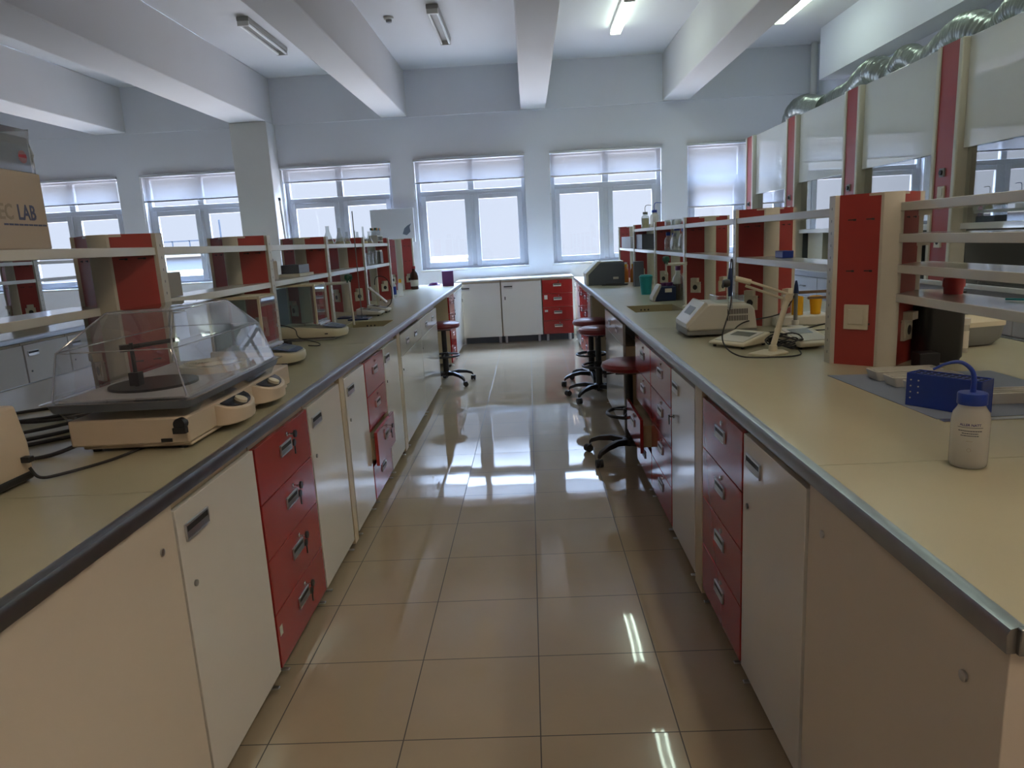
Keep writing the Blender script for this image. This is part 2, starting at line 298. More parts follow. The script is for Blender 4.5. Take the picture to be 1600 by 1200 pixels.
def keys(parent, x, z):
    k = MB(); k.lathe([(.003, .005), (.003, .028)], (x, 0, z), 8, ax='y'); k.box(x - .002, x + .002, -.045, -.028, z - .004, z + .004)
    k.build('key', 'chrome', parent)
    MB().lathe([(.013, .030), (.013, .036)], (x, 0, z), 14, ax='y').build('key_head', 'black', parent)
    b = MB(); b.lathe([(.013, .022), (.013, .028)], (x + .008, 0, z - .036), 14, ax='y'); b.box(x + .006, x + .011, -.027, -.024, z - .075, z - .045); b.build('spare_key', 'black', parent)
def caster(t, x, y):
    c = MB(); c.lathe([(.024, -.012), (.024, .012)], (x, y, .025), 14, ax='x'); c.build('caster', 'black', t)
    MB().box(x - .016, x + .016, y - .02, y + .03, .03, .055).box(x - .008, x + .008, y - .055, y - .01, .02, .026).build('caster_bracket', 'alu', t, .002)
ZB, ZT = .055, .855
def cabinet(kind, x, y, rz, w, label, grp=None, d=.55, hs=-1, keyed=False, open_i=None, z0=ZB, z1=ZT, zoff=0, bt=None):
    """front on local y=0 facing -y, width along +x"""
    nm = {'red': 'drawer_cabinet', 'door': 'door_cabinet', 'mix': 'drawer_door_cabinet'}[kind]
    t = thing(nm, label, 'cabinet', (x, y, zoff), rz, grp)
    if kind == 'red' and open_i is not None:
        b = MB(); b.box(.002, .018, .02, d, z0, z1 - .002); b.box(w - .018, w - .002, .02, d, z0, z1 - .002); b.box(.018, w - .018, d - .015, d, z0, z1 - .002); b.box(.018, w - .018, .02, d - .015, z0, z0 + .016); b.box(.018, w - .018, .02, d - .015, z1 - .018, z1 - .002); b.build('body', 'cream', t)
    else: MB().box(.002, w - .002, .02, d, z0, bt or z1 - .002).build('body', 'cream', t, .001)
    if kind == 'red':
        hh = (z1 - .02 - z0) / 4
        for i in range(4):
            za = z0 + i * hh; dy = 0; dx = 0
            if open_i is not None and i == open_i[0]: dy = -open_i[1]
            e = MB(); e.box(.004, w - .004, dy, dy + .018, za + .002, za + hh - .002)
            if dy: e.box(.025, w - .025, dy + .018, dy + .40, za + .03, za + hh - .04, 1)
            dr = e.build('drawer', ['red', 'cream'], t, .0015)
            hm = MB(); hm.T = Matrix.Translation((0, dy, 0)); handle(hm, w / 2, za + hh * .50); hm.build('handle', ['alu', 'dark'], dr, .0006)
            lm = MB(); lm.T = Matrix.Translation((0, dy, 0)); lock(lm, w / 2 + .02, za + hh * .50 + .065); lm.build('lock', 'chrome', dr)
            if keyed is True or (isinstance(keyed, (list, tuple)) and i in keyed):
                e2 = bpy.data.objects.new('key_set', None); COL.objects.link(e2); e2.parent = dr; e2.location = (0, dy, 0)
                bpy.data.objects.remove(e2)
                k = MB(); k.T = Matrix.Translation((0, dy, 0)); xk = w / 2 + .02; zk = za + hh * .50 + .065
                k.lathe([(.003, .005), (.003, .03)], (xk, 0, zk), 8, ax='y', m=1); k.lathe([(.0135, .030), (.0135, .037)], (xk, 0, zk), 14, ax='y')
                k.lathe([(.0135, .020), (.0135, .026)], (xk + .012, 0, zk - .036), 14, ax='y'); k.box(xk + .009, xk + .014, -.026, -.022, zk - .078, zk - .045); k.build('key', ['black', 'chrome'], dr)
    elif kind == 'door':
        dr = MB().box(.006, w - .006, 0, .018, z0, z1 - .02).build('door', 'white', t, .0015)
        cx = .105 if hs < 0 else w - .105
        hm = MB(); handle(hm, cx, z1 - .115, .13, .045); hm.build('handle', ['alu', 'dark'], dr, .0006)
        lm = MB(); lock(lm, .055 if hs < 0 else w - .055, z1 - .235); lm.build('lock', 'midgrey', dr)
        if keyed: k = MB(); k.lathe([(.003, .005), (.003, .02)], (.055, 0, z1 - .235), 8, ax='y'); k.box(.048, .062, -.024, -.02, z1 - .27, z1 - .225); k.build('key', 'black', dr)
    else:
        dr = MB().box(.004, w - .004, 0, .018, z1 - .17, z1 - .02).build('drawer', 'white', t, .0015)
        for q in ((.3, .7) if w > .7 else (.5,)):
            hm = MB(); handle(hm, w * q, z1 - .115); hm.build('handle', ['alu', 'dark'], dr, .0006)
        d2 = MB().box(.004, w - .004, 0, .018, z0, z1 - .174).build('door', 'white', t, .0015)
        lm = MB(); lock(lm, .05, z1 - .27); lm.build('lock', 'midgrey', d2)
    if z0 < .08:
        caster(t, .05, .05); caster(t, w - .05, .05)
    return t
def panel(name, x, y, rz, w, label, m='endw', d=.55, screws=(), cat='panel', z0=ZB - .03, z1=ZT + .008, grp=None):
    t = thing(name, label, cat, (x, y, 0), rz, grp); MB().box(0, w, 0, d, z0, z1).build('board', m, t, .0015)
    if screws:
        for a, b in screws: MB().lathe([(.009, -.001), (.009, .004), (.004, .0055)], (a, 0, b), 12, ax='y').build('screw', 'alu', t)
    return t
LR = PI / 2 + .0095                                           # left island faces +X, local x runs away from the camera
def lc(x, y): return (LX(x, y), y)
def Lc(kind, y0, y1, label, **k): x, y = lc(-.885, y0); return cabinet(kind, x, y, LR, y1 - y0, label, 'cabinets under the left worktop', **k)
def Rc(kind, y0, y1, label, **k): return cabinet(kind, .625, y1, -PI / 2, y1 - y0, label, 'cabinets under the right worktop', hs=k.pop('hs', -1), **k)
x, y = lc(-.885, .9); panel('closing_board', x, y, LR, .70, 'large plain cream panel under the near end of the left worktop', screws=((.06, .72), (.63, .765)), cat='panel')
Lc('door', 1.605, 2.13, 'white door cabinet under the left worktop, nearest the camera')
kc = Lc('red', 2.135, 2.695, 'red four drawer cabinet with black keys in every lock, left side', keyed=True)
MB().box(.02, .045, -.0012, -.0002, .165, .20).build('paper_sticker', 'label', kc)
Lc('door', 2.70, 3.20, 'white door cabinet right after the keyed red drawers, left side')
x, y = lc(-.885, 3.21); panel('filler_strip', x, y, LR, .07, 'narrow cream filler strip between two white doors, left side', m='cream')
Lc('door', 3.29, 3.725, 'white door cabinet before the red drawers with one pulled out, left side')
Lc('red', 3.735, 4.25, 'red four drawer cabinet with its third drawer pulled out, left side', keyed=(1,), open_i=(1, .035))
Lc('door', 4.255, 4.745, 'white door cabinet past the open red drawer, left side')
x, y = lc(-.885, 4.755); panel('filler_strip', x, y, LR, .11, 'wide cream filler strip left of the knee space, left side', m='cream')
Lc('mix', 4.875, 5.88, 'white cabinet with two top handles, below the left sink', bt=.68)
Lc('mix', 5.885, 7.0, 'white cabinet with two top handles, behind the left stool')
Lc('red', 8.26, 8.85, 'red drawer cabinet with keys at the far end of the left side', keyed=(3, 2))
Lc('door', 8.86, 10.04, 'white door cabinet in the far left corner')
# right island
panel('closing_board', .625, 1.565, -PI / 2, .69, 'large plain cream panel under the near end of the right worktop', screws=((.08, .765), (.60, .765)))
Rc('door', 1.58, 2.08, 'white door cabinet under the right worktop, nearest the camera')
Rc('red', 2.085, 2.59, 'red four drawer cabinet beside the nearest white door, right side')
panel('filler_strip', .625, 2.71, -PI / 2, .11, 'cream filler strip between red drawers and white door, right side', m='cream')
Rc('door', 2.715, 3.185, 'white door cabinet between red drawer cabinets, right side', keyed=True)
Rc('red', 3.19, 3.745, 'red four drawer cabinet just past the second white door, right side')
Rc('red', 3.75, 4.29, 'red four drawer cabinet behind the near stool, one drawer pulled out', open_i=(1, .06))
Rc('mix', 4.87, 6.03, 'white cabinet with drawer handles behind the near stool, right side', bt=.68)
Rc('door', 7.5, 7.9, 'white door cabinet behind the two far stools')
Rc('red', 7.905, 8.5, 'red drawer cabinet with keys, far right side', keyed=(1, 2, 3))
Rc('red', 8.505, 9.1, 'second red drawer cabinet at the far right side', keyed=(2, 3))
Rc('door', 9.105, 10.04, 'white door cabinet in the far right corner')
# end walls and spines of the islands
tag(MB().box(1.20, 2.13, .872, .89, .03, .862).build('end_board', 'endw', bevel=.002), 'light cream board closing the near end of the right island', 'panel')
tag(MB().box(1.36, 1.38, .9, 10.05, .03, .862).build('spine_board', 'spine'), 'grey board down the middle under the right worktop', 'panel')
tag(MB().box(1.385, 2.09, .9, 10.05, .05, .86).build('rear_cabinet_run', 'white', bevel=.002), 'run of white units under the far side of the right worktop', 'cabinet')
o = MB().box(-.01, .01, .9, 10.05, .03, .862).build('spine_board', 'spine'); o.location = (-1.63, 0, 0); o.rotation_euler.z = .0095; tag(o, 'grey board down the middle under the left worktop', 'panel')
o = MB().box(-.70, -.005, .9, 10.05, .05, .86).build('rear_cabinet_run', 'white', bevel=.002); o.location = (-1.64, 0, 0); o.rotation_euler.z = .0095; tag(o, 'run of white units under the far side of the left worktop', 'cabinet')
# worktops -------------------------------------------------------------
def worktop(name, label, loc, rz, x0, x1, cuts, sink, z=.9, side=1):
    """slab in local coords, front edge at x1 when side>0 else x0; sink = (xa, xb, ya, yb)"""
    t = thing(name, label, 'worktop', loc, rz); T = .036
    for a, b in zip(cuts[:-1], cuts[1:]):
        m = MB(); a += .0012; b -= .0012
        if sink and a < sink[2] and b > sink[3]:
            m.box(x0, x1, a, sink[2], z - T, z); m.box(x0, x1, sink[3], b, z - T, z); m.box(x0, sink[0], sink[2], sink[3], z - T, z); m.box(sink[1], x1, sink[2], sink[3], z - T, z)
        else: m.box(x0, x1, a, b, z - T, z)
        m.build('slab', 'top', t)
    ex = [(x1, 1), (x0, -1)]
    for xe, s in ex:
        pr = [(xe, z - T - .001), (xe + s * .012, z - T - .001), (xe + s * .0135, z - .010), (xe + s * .009, z - .001), (xe, z + .002), (xe - s * .012, z + .002), (xe - s * .012, z + .0003), (xe, z + .0003)]
        MB().prism(pr, cuts[0] - .004, cuts[-1], axis='y').build('metal_edge', 'steel', t)
    MB().box(x0, x1, cuts[0] - .012, cuts[0], z - T - .001, z + .002).build('end_edge', 'steel', t, .002)
    return t
worktop('worktop', 'long beige worktop of the right island with a sink', (0, 0, 0), 0, .627, 2.12, [.872, 1.56, 4.1, 6.6, 10.05], (.73, 1.10, 5.0, 5.50))
worktop('worktop', 'long beige worktop of the left island with a sink', (0, 0, 0), .0095, -2.37, -.888, [.872, 1.585, 4.1, 6.6, 10.05], (-1.33, -1.0, 4.95, 5.36))
def sink(x0, x1, y0, y1, rz, label):
    t = thing('sink', label, 'sink', (0, 0, 0), rz); zt, zb = .8995, .70; m = MB()
    m.box(x0 + .0005, x0 + .008, y0 + .0005, y1 - .0005, zb, zt); m.box(x1 - .008, x1 - .0005, y0 + .0005, y1 - .0005, zb, zt); m.box(x0 + .008, x1 - .008, y0 + .0005, y0 + .008, zb, zt); m.box(x0 + .008, x1 - .008, y1 - .008, y1 - .0005, zb, zt); m.box(x0 + .0005, x1 - .0005, y0 + .0005, y1 - .0005, zb - .01, zb)
    m.build('basin', 'sinkm', t, .002); MB().lathe([(.03, 0), (.03, .003)], ((x0 + x1) / 2, (y0 + y1) / 2, zb + .0005), 16).build('drain', 'chrome', t)
    h = MB()
    for k in range(3): h.lathe([(.007, .0), (.007, .002)], (x0 + .12 + k * .028, y1 - .0075, .865), 10, ax='y')
    h.build('overflow_hole', 'dark', t)
sink(.73, 1.10, 5.0, 5.50, 0, 'small rectangular sink recessed in the right worktop')
sink(-1.33, -1.0, 4.95, 5.36, .0095, 'small rectangular sink with three overflow holes in the left worktop')
# far cabinets under the windows ----------------------------------------
def Fc(kind, x0, x1, label, **k): return cabinet(kind, x0, 10.1, 0, x1 - x0, label, 'cabinets under the far windows', z0=.10, z1=.895, d=.5, **k)
Fc('door', -1.04, -.43, 'white far door cabinet below the middle window, left one', keyed=True); Fc('door', -.425, .155, 'white far door cabinet below the middle window, right one', keyed=True); fr_ = Fc('red', .16, .60, 'red far drawer cabinet between white doors and right worktop')
MB().box(.03, .075, -.002, -.0005, .60, .66).box(.03, .075, -.002, -.0005, .42, .45).build('paper_label', 'label', fr_)
tag(MB().box(-1.06, .615, 10.08, 10.68, .897, .92).build('counter_top', 'shelf', bevel=.003), 'thin pale counter top over the far cabinets', 'worktop')
t = thing('cabinet_plinth', 'dark recessed plinth with short feet under the far cabinets', 'plinth'); MB().box(-1.04, .60, 10.22, 10.5, .0, .099).build('kickboard', 'bluegrey', t)
for i, x in enumerate((-.98, -.47, -.38, .10, .22, .54)): MB().lathe([(.02, .0), (.02, .098)], (x, 10.15, 0), 12).build('foot', 'alu', t)
# ------------------------------------------------------------------ reagent pillars and shelves
def socket(mb, cx, z, y=0, dm=1):
    mb.box(cx - .04, cx + .04, y - .012, y, z - .04, z + .04); mb.box(cx - .028, cx + .028, y - .016, y - .012, z - .028, z + .028)
    mb.lathe([(.019, .016), (.019, .0165)], (cx, y, z), 16, ax='y', m=dm); mb.box(cx - .026, cx + .026, y - .035, y, z + .04, z + .07)
def pillar(x, y, rz, label, grp, sw=False, socks=(1, 1)):
    t = thing('reagent_rack_pillar', label, 'pillar', (x, y, .9), rz, grp); h = .645
    A = [(-.185, -.018), (-.055, -.125), (.055, -.125), (.185, -.018)]
    # four red panels
    for sx_ in (-1, 1):
        for sy in (-1, 1):
            p0 = Vector((sx_ * .152, sy * .024, 0)); p1 = Vector((sx_ * .034, sy * .133, 0)); d = (p1 - p0); L = d.length; d.normalize(); nrm = Vector((d.y, -d.x, 0)); nrm = nrm if nrm.dot(Vector((sx_, sy, 0))) > 0 else -nrm
            # local frame: X along panel, -Y outward
            ex = d if (d.cross(-nrm)).z > 0 else -d
            org = p0 if ex == d else p1
            T = Matrix(((ex.x, -nrm.x, 0, org.x), (ex.y, -nrm.y, 0, org.y), (0, 0, 1, 0), (0, 0, 0, 1)))
            m = MB(); m.T = T; m.box(0, L, 0, .012, 0, h)
            for zz in (.16, .36, .55):
                for q in (.3, .7): m.box(L * q - .013, L * q + .013, -.0008, 0, zz, zz + .004, 1); m.box(L * q + .006, L * q + .016, -.0012, 0, zz - .002, zz + .005, 1)
            pn = m.build('side_panel', ['redp', 'dark'], t)
            if sw and sx_ < 0 and sy < 0:
                s = MB(); s.T = T; s.box(L / 2 - .044, L / 2 + .044, -.010, -.001, .14, .235); s.box(L / 2 - .028, L / 2 + .028, -.014, -.010, .16, .217); s.build('switch_plate', 'sock', pn, .002)
            elif sy < 0 and (socks[0] if sx_ < 0 else socks[1]):
                s = MB(); s.T = T; socket(s, L / 2, .13); s.build('socket', ['sock', 'dark'], pn, .0015)
    for s in (-1, 1):
        MB().prism([(-.050, s * .112), (-.037, s * .135), (-.018, s * .143), (.018, s * .143), (.037, s * .135), (.050, s * .112), (0, s * .10)], 0, h).build('corner_post', 'post', t)
        u = MB(); u.box(min(s * .143, s * .167), max(s * .143, s * .167), -.026, .026, 0, h)
        for k in range(13):
            zz = .04 + k * .046; xx = s * .1675; u.box(min(xx, xx - s * .002), max(xx, xx - s * .002), -.003, .003, zz, zz + .010, 1)
        u.build('slotted_upright', ['post', 'midgrey'], t)
    MB().prism([(-.165, 0), (-.038, -.134), (.038, -.134), (.165, 0), (.038, .134), (-.038, .134)], h - .01, h - .002).build('cap', 'post', t)
RP = [2.80, 4.10, 5.43, 6.68, 8.0, 9.32]; LP = [2.76, 3.97, 5.17, 6.38, 7.59, 9.25]
ords = ['nearest', 'second', 'third', 'fourth', 'fifth', 'farthest']
pillar(1.335, 1.50, 0, 'red and white pillar on the right worktop outside the right edge of the view', 'pillars on the right worktop')
for i, y in enumerate(RP): pillar(1.335, y, 0, 'red and white pillar on the right worktop, %s from the camera' % ords[i] + (', with a light switch' if i == 0 else ''), 'pillars on the right worktop', sw=(i == 0), socks=(1, 1))
pillar(LX(-1.575, 1.55), 1.55, .0095, 'red and white pillar on the left worktop outside the left edge of the view', 'pillars on the left worktop')
for i, y in enumerate(LP): pillar(LX(-1.575, y), y, .0095, 'red and white pillar on the left worktop, %s from the camera' % ords[i], 'pillars on the left worktop', socks=(1, 0) if i == 0 else (1, 1))
def shelf(x, y0, y1, rz, z, w, label, grp):
    """local y along the shelf, x = 0 inner .. w outer"""
    t = thing('rack_shelf', label, 'shelf', (x, y0, z), rz, grp); L = y1 - y0
    MB().box(0, w, 0, L, -.031, 0).build('board', 'shelf', t, .002)
    for yy in (-.006, L - .006): MB().box(.02, w - .02, yy, yy + .012, -.05, -.031).build('bracket', 'post', t)
sn = ['nearest', 'second', 'third', 'fourth', 'fifth']
for i in range(4):
    for z, nm in ((1.5, 'upper'), (1.286, 'lower')): shelf(1.172, RP[i] + .026, RP[i + 1] - .026, 0, z, .17, '%s %s white shelf on the aisle side of the right worktop' % (sn[i], nm), 'aisle side shelves, right worktop')
shelf(1.172, RP[4] + .026, RP[5] - .026, 0, 1.286, .17, 'farthest lower white shelf of the right worktop, without a shelf above', 'aisle side shelves, right worktop')
for z, nm in ((1.505, 'top'), (1.393, 'second from top'), (1.282, 'third from top'), (1.175, 'lowest')): shelf(1.355, 1.526, 2.774, 0, z, .19, '%s of four white shelves at the right edge of the view' % nm, 'four shelves right of the switch pillar')
shelf(LX(-1.585, 1.6), 1.576, 2.734, .0095, 1.492, .17, 'near upper white shelf on the left carrying the cardboard box', 'aisle side shelves, left worktop')
shelf(LX(-1.79, 1.6), 1.576, 2.734, .0095, 1.278, .19, 'near lower white shelf on the left, behind the plastic dome', 'far side shelf, left worktop')
for i in range(4):
    for z, nm in ((1.492, 'upper'), (1.288, 'lower')): shelf(LX(-1.585, LP[i]), LP[i] + .026, LP[i + 1] - .026, .0095, z, .17, '%s %s white shelf past the nearest left pillar' % (sn[i].replace('nearest', 'first'), nm), 'aisle side shelves, left worktop')
# ------------------------------------------------------------------ second island on the far left
worktop('worktop', 'pale worktop of the second island at the far left', (0, 0, 0), .0095, -5.5, -3.99, [3.0, 5.5, 8.0, 10.05], None)
for i in range(9):
    y0 = 3.2 + i * .56; x, y = LX(-3.995, y0), y0
    cabinet('door', x, y, LR, .555, 'grey white door cabinet of the second island, %s from the camera' % ['first', 'second', 'third', 'fourth', 'fifth', 'sixth', 'seventh', 'eighth', 'ninth'][i], 'cabinets of the second island')
o = MB().box(-.7, 0, 3.05, 8.3, .05, .86).build('rear_cabinet_run', 'white'); o.location = (-4.6, 0, 0); o.rotation_euler.z = .0095; tag(o, 'units under the far side of the second island', 'cabinet')
P2 = [5.35, 6.55, 7.75, 8.95]
for i, y in enumerate(P2): pillar(LX(-4.705, y), y, .0095, 'red and white pillar on the second island, %s from the camera' % ords[i], 'pillars on the second island')
for i in range(3):
    for z in (1.492, 1.33): shelf(LX(-4.715, P2[i]), P2[i] + .026, P2[i + 1] - .026, .0095, z, .17, 'white shelf on the second island, %s bay, %s level' % (['near', 'middle', 'far'][i], 'upper' if z > 1.4 else 'lower'), 'shelves of the second island')
#@@PART2
# ================================================================== FUME HOODS along the right wall
HX = 3.0; HC = [3.653, 5.165, 6.675, 8.185, 9.695]; CW = .31; HT = 2.63
hn = ['nearest', 'second', 'third', 'farthest']
for i in range(4):
    y0 = HC[i]; y1 = HC[i + 1]
    t = thing('fume_hood', '%s fume hood with white sash on the right wall' % hn[i] + (' between red columns' if i < 3 else ', beside the window'), 'fume hood', (HX, y0, 0), 0, 'fume hoods along the right wall')
    D = XR - .02 - HX
    def column(yy):
        c = MB().box(0, .10, yy + .045, yy + CW - .045, .905, HT).build('side_column', 'redp', t)
        MB().box(-.012, .10, yy, yy + .045, .905, HT).box(-.012, .10, yy + CW - .045, yy + CW, .905, HT).build('corner_post', 'post', c, .008)
        s = MB(); yc = yy + CW * .52; s.box(-.012, 0, yc - .03, yc + .03, 1.73, 1.79)
        s.lathe([(.018, -.024), (.018, -.012)], (0, yc, 1.76), 16, m=1, ax='x'); s.build('rotary_switch', ['midgrey', 'black'], c, .001)
        s = MB(); s.box(-.012, 0, yc - .045, yc + .04, 1.58, 1.665); s.box(-.016, -.012, yc - .028, yc + .024, 1.597, 1.648); s.build('switch_plate', 'sock', c, .002)
        s = MB(); s.box(-.012, 0, yc - .04, yc + .04, 1.23, 1.31); s.box(-.035, 0, yc - .026, yc + .026, 1.31, 1.345); s.lathe([(.019, -.0135), (.019, -.0125)], (0, yc, 1.27), 16, m=1, ax='x'); s.build('socket', ['sock', 'dark'], c, .001)
    column(0)
    if i == 3: column(y1 - y0)
    a, b = CW, y1 - y0
    if i: MB().box(.10, D, 0, .02, .905, HT).build('side_wall', 'hoodin', t)
    MB().box(D - .03, D, .02, b, .905, HT).build('back_panel', 'hoodin', t)
    MB().box(.10, D, .02, b + (CW if i == 3 else 0), HT - .02, HT).build('top_panel', 'hoodw', t)
    MB().box(.035, .055, a, b, 1.905 if i != 3 else 1.875, HT).build('sash', 'hoodw', t, .004)
    g = MB().box(.062, .068, a + .01, b - .01, 1.40, 1.92).build('glass_panel', 'hglass', t)
    f = MB(); f.box(.05, .09, a, b, 1.355, 1.40); f.build('sash_rail', 'hoodw', t, .004)
    MB().box(.055, .075, a, a + .03, 1.40, 1.905).build('glass_edge', 'post', t)
    MB().box(-.06, D, 0, b + (CW if i == 3 else 0), .965, 1.0).build('worktop', 'hoodw', t, .004)
    MB().box(-.01, D, 0, b + (CW if i == 3 else 0), .10, .905).build('base_unit', 'hoodb', t, .002)
    MB().box(-.02, .05, 0, b, .905, .965).build('front_rail', 'hoodb', t, .003)
    for k in range(2):
        ya = .03 + k * (b - .04) / 2; yb = ya + (b - .04) / 2 - .01
        dr = MB().box(-.028, -.011, ya, yb, .70, .90).build('drawer', 'hoodb', t, .002)
        MB().tube([(-.028, (ya + yb) / 2 - .07, .80), (-.05, (ya + yb) / 2 - .06, .80), (-.05, (ya + yb) / 2 + .06, .80), (-.028, (ya + yb) / 2 + .07, .80)], .005, 8).build('handle', 'midgrey', dr)
        MB().box(-.028, -.011, ya, yb, .12, .69).build('door', 'hoodb', t, .002)
cb = MB()
for k in range(6):
    pts = [(3.12 + .05 * math.sin(k), 3.75 + k * .03, 1.012 + .004 * k), (3.05 + .02 * k, 4.1 + .1 * math.sin(k * 2), 1.015 + .012 * k), (3.10 - .01 * k, 4.5, 1.02 + .01 * k), (3.06 + .02 * math.cos(k), 4.9, 1.015 + .006 * k), (3.14, 5.05 - .03 * k, 1.012 + .003 * k)]
    cb.tube(smooth_path(pts), .008, 8)
tag(cb.build('hose_bundle', 'black'), 'black hoses lying on the worktop of the nearest fume hood', 'hose')
# ducts over the hoods
def duct(pts, r, label, k=1):
    p = smooth_path(pts, 24); rr = [r * (1 + .05 * math.sin(i * 1.9) + .03 * math.sin(i * .53 + k)) for i in range(len(p))]
    tag(MB().tube(p, rr, 20).build('exhaust_duct', 'duct', smooth=80), label, 'duct', 'exhaust ducts over the fume hoods')
X3 = 3.5
for j, dy in enumerate((0, -1.5, -3.0)):
    nm = ['farthest', 'middle', 'nearest'][j]; e = -.03 * j
    duct([(X3 + .1, 8.75 + dy, 2.80 + e), (X3 + .05, 8.35 + dy, 2.80 + e), (X3, 7.95 + dy, 2.79 + e), (X3 - .02, 7.6 + dy, 2.87 + e), (X3 - .02, 7.38 + dy, 2.87 + e), (X3 + .05, 7.16 + dy, 2.745 + e)], .13, 'long crinkled aluminium duct on top of the hoods, %s of three' % nm, j)
    duct([(X3 + .02, 7.2 + dy, 2.745 + e), (X3, 7.02 + dy, 2.83 + e), (X3 - .02, 6.84 + dy, 2.87 + e), (X3, 6.62 + dy, 2.78 + e), (X3 + .05, 6.35 + dy, 2.76 + e)], .105, 'short humped aluminium duct on top of the hoods, %s of three' % nm, j + 5)
duct([(X3 + .25, 10.3, 2.79), (X3 + .12, 10.0, 2.76), (X3 + .02, 9.6, 2.85), (X3 - .02, 9.25, 2.86), (X3, 9.0, 2.80), (X3 + .05, 8.75, 2.755)], .15, 'wide aluminium duct bending down behind the farthest hood')
# ================================================================== STOOLS
def make_stool():
    t = thing('lab_stool', '', 'stool')
    MB().lathe([(.0, .585), (.14, .585), (.170, .597), (.178, .617), (.170, .637), (.14, .650), (.0, .652)], n=36, cap=(False, False)).build('seat', 'burg', t)
    MB().box(-.075, .075, -.075, .075, .568, .5849).tube([(.05, 0, .573), (-.09, -.03, .572), (-.155, -.05, .565)], .006, 8).build('seat_plate', 'black', t, .003)
    MB().lathe([(.026, .34), (.026, .568)], n=16).build('gas_column', 'black', t)
    MB().lathe([(.030, .10), (.030, .335)], n=16).build('outer_column', 'black', t)
    fr = MB(); fr.tube([(.145 * math.cos(a * PI / 16), .145 * math.sin(a * PI / 16), .30) for a in range(32)], .011, 10, closed=True)
    for k in range(3): a = k * 2 * PI / 3 + .4; fr.tube([(.03 * math.cos(a), .03 * math.sin(a), .315), (.145 * math.cos(a), .145 * math.sin(a), .30)], .007, 8)
    fr.lathe([(.042, .285), (.042, .33)], n=16); fr.build('foot_ring', 'black', t)
    MB().lathe([(.05, .085), (.055, .10), (.05, .125), (.034, .135)], n=18).build('base_hub', 'black', t)
    for k in range(5):
        a = k * 2 * PI / 5 + .35; c, s = math.cos(a), math.sin(a)
        lg = MB(); rs = []
        for r, z, w, h in ((.04, .108, .024, .020), (.13, .118, .021, .018), (.22, .106, .019, .015), (.28, .085, .016, .013), (.298, .066, .013, .012)):
            rs.append([(r * c - q * s * w, r * s + q * c * w, z + e * h) for q, e in ((-1, -1), (1, -1), (.8, 1), (-.8, 1))])
        lg.rings(rs); l_ = lg.build('base_leg', 'black', t, .003)
        cs = MB(); cs.T = Matrix.Translation((.298 * c, .298 * s, 0)) @ Matrix.Rotation(a + 1.0, 4, 'Z')
        cs.lathe([(.026, -.022), (.026, -.004)], (.012, 0, .0265), 14, ax='y'); cs.lathe([(.026, .004), (.026, .022)], (.012, 0, .0265), 14, ax='y'); cs.box(-.012, .03, -.004, .004, .02, .052); cs.build('caster', 'rubber', l_)
    return t
def copy_tree(o, parent=None):
    c = o.copy(); COL.objects.link(c); c.parent = parent
    for ch in [q for q in bpy.data.objects if q.parent == o and q != c]: copy_tree(ch, c)
    return c
stool = make_stool()
for i, (x, y, z, a, lab) in enumerate([(.61, 4.50, 0, -.27, 'nearest burgundy stool with black star base, at the right worktop'), (.585, 6.30, -.035, 1.1, 'lowest burgundy stool, between two others by the right worktop'), (.575, 6.95, -.02, .6, 'farther burgundy stool by the right worktop, at the knee space'), (-.93, 7.3, -.035, .1, 'burgundy stool standing at the left worktop')]):
    o = stool if i == 0 else copy_tree(stool)
    o.location = (x, y, 0); o.rotation_euler = (0, 0, a); o['label'] = lab; o['group'] = 'lab stools'
# ================================================================== SHAKER WITH DOME (left, near)
t = thing('incubator_shaker', 'cream bench shaker under a clear angular plastic dome', 'shaker', (-1.0, 1.93, .9)); 
b = MB(); b.prism([(0, 0), (.0, .87), (-.34, .87), (-.35, 0)], .022, .10)
b.prism([(-.005, .02), (-.005, .85), (-.32, .85), (-.33, .02)], .008, .022)
b.build('base', 'beige', t, .006)
for fx, fy in ((-.04, .04), (-.30, .04), (-.04, .83), (-.30, .83)): MB().lathe([(.012, 0), (.012, .01)], (fx, fy, 0), 12).build('foot', 'rubber', t)
def pod(y0, y1):
    n = 8; yc = (y0 + y1) / 2; r = (y1 - y0) / 2; q = [(-.02, y0), (.012, y0)] + [(.012 + .055 * math.sin(k * PI / n), yc - r * math.cos(k * PI / n)) for k in range(1, n)] + [(.012, y1), (-.02, y1)]
    m = MB(); lo = [(x, y, .022) for x, y in q]; hi = [(x, y, .095 - max(0, x) * .45) for x, y in q]; m.rings([lo, hi]); p = m.build('control_pod', 'beige', t, .004)
    q2 = [(.0 if x < .012 else x * .86, yc + (y - yc) * .86) for x, y in q[1:-1]]
    m = MB(); m.rings([[(x, y, .0955 - x * .45) for x, y in q2], [(x, y, .0975 - x * .45) for x, y in q2]]); m.build('control_panel', 'blackg', p)
    m = MB(); m.T = Matrix.Translation((.036, yc, .078)) @ Matrix.Rotation(.42, 4, 'Y'); m.lathe([(.021, 0), (.020, .012), (.0, .013)], n=20, cap=(True, False)); m.build('knob', 'ivory', p)
pod(.18, .40); pod(.48, .70)
m = MB(); m.rings([ring(-.39, .012, -.008, .722, .126, .02), ring(-.40, .02, -.014, .73, .150, .02), ring(-.385, .005, .0, .715, .150, .02), ring(-.38, .0, .005, .71, .128, .02)], cap=(True, True))
m.build('tray_rim', 'bluegrey', t)
m = MB(); m.prism([(-.37, .01), (.01, .01), (.01, .70), (-.37, .70)], .153, .158); m.build('tray_floor', 'board', t)
m = MB(); m.lathe([(.13, .158), (.13, .166)], (-.20, .22, 0), 32); m.build('platform', 'black', t)
m = MB()
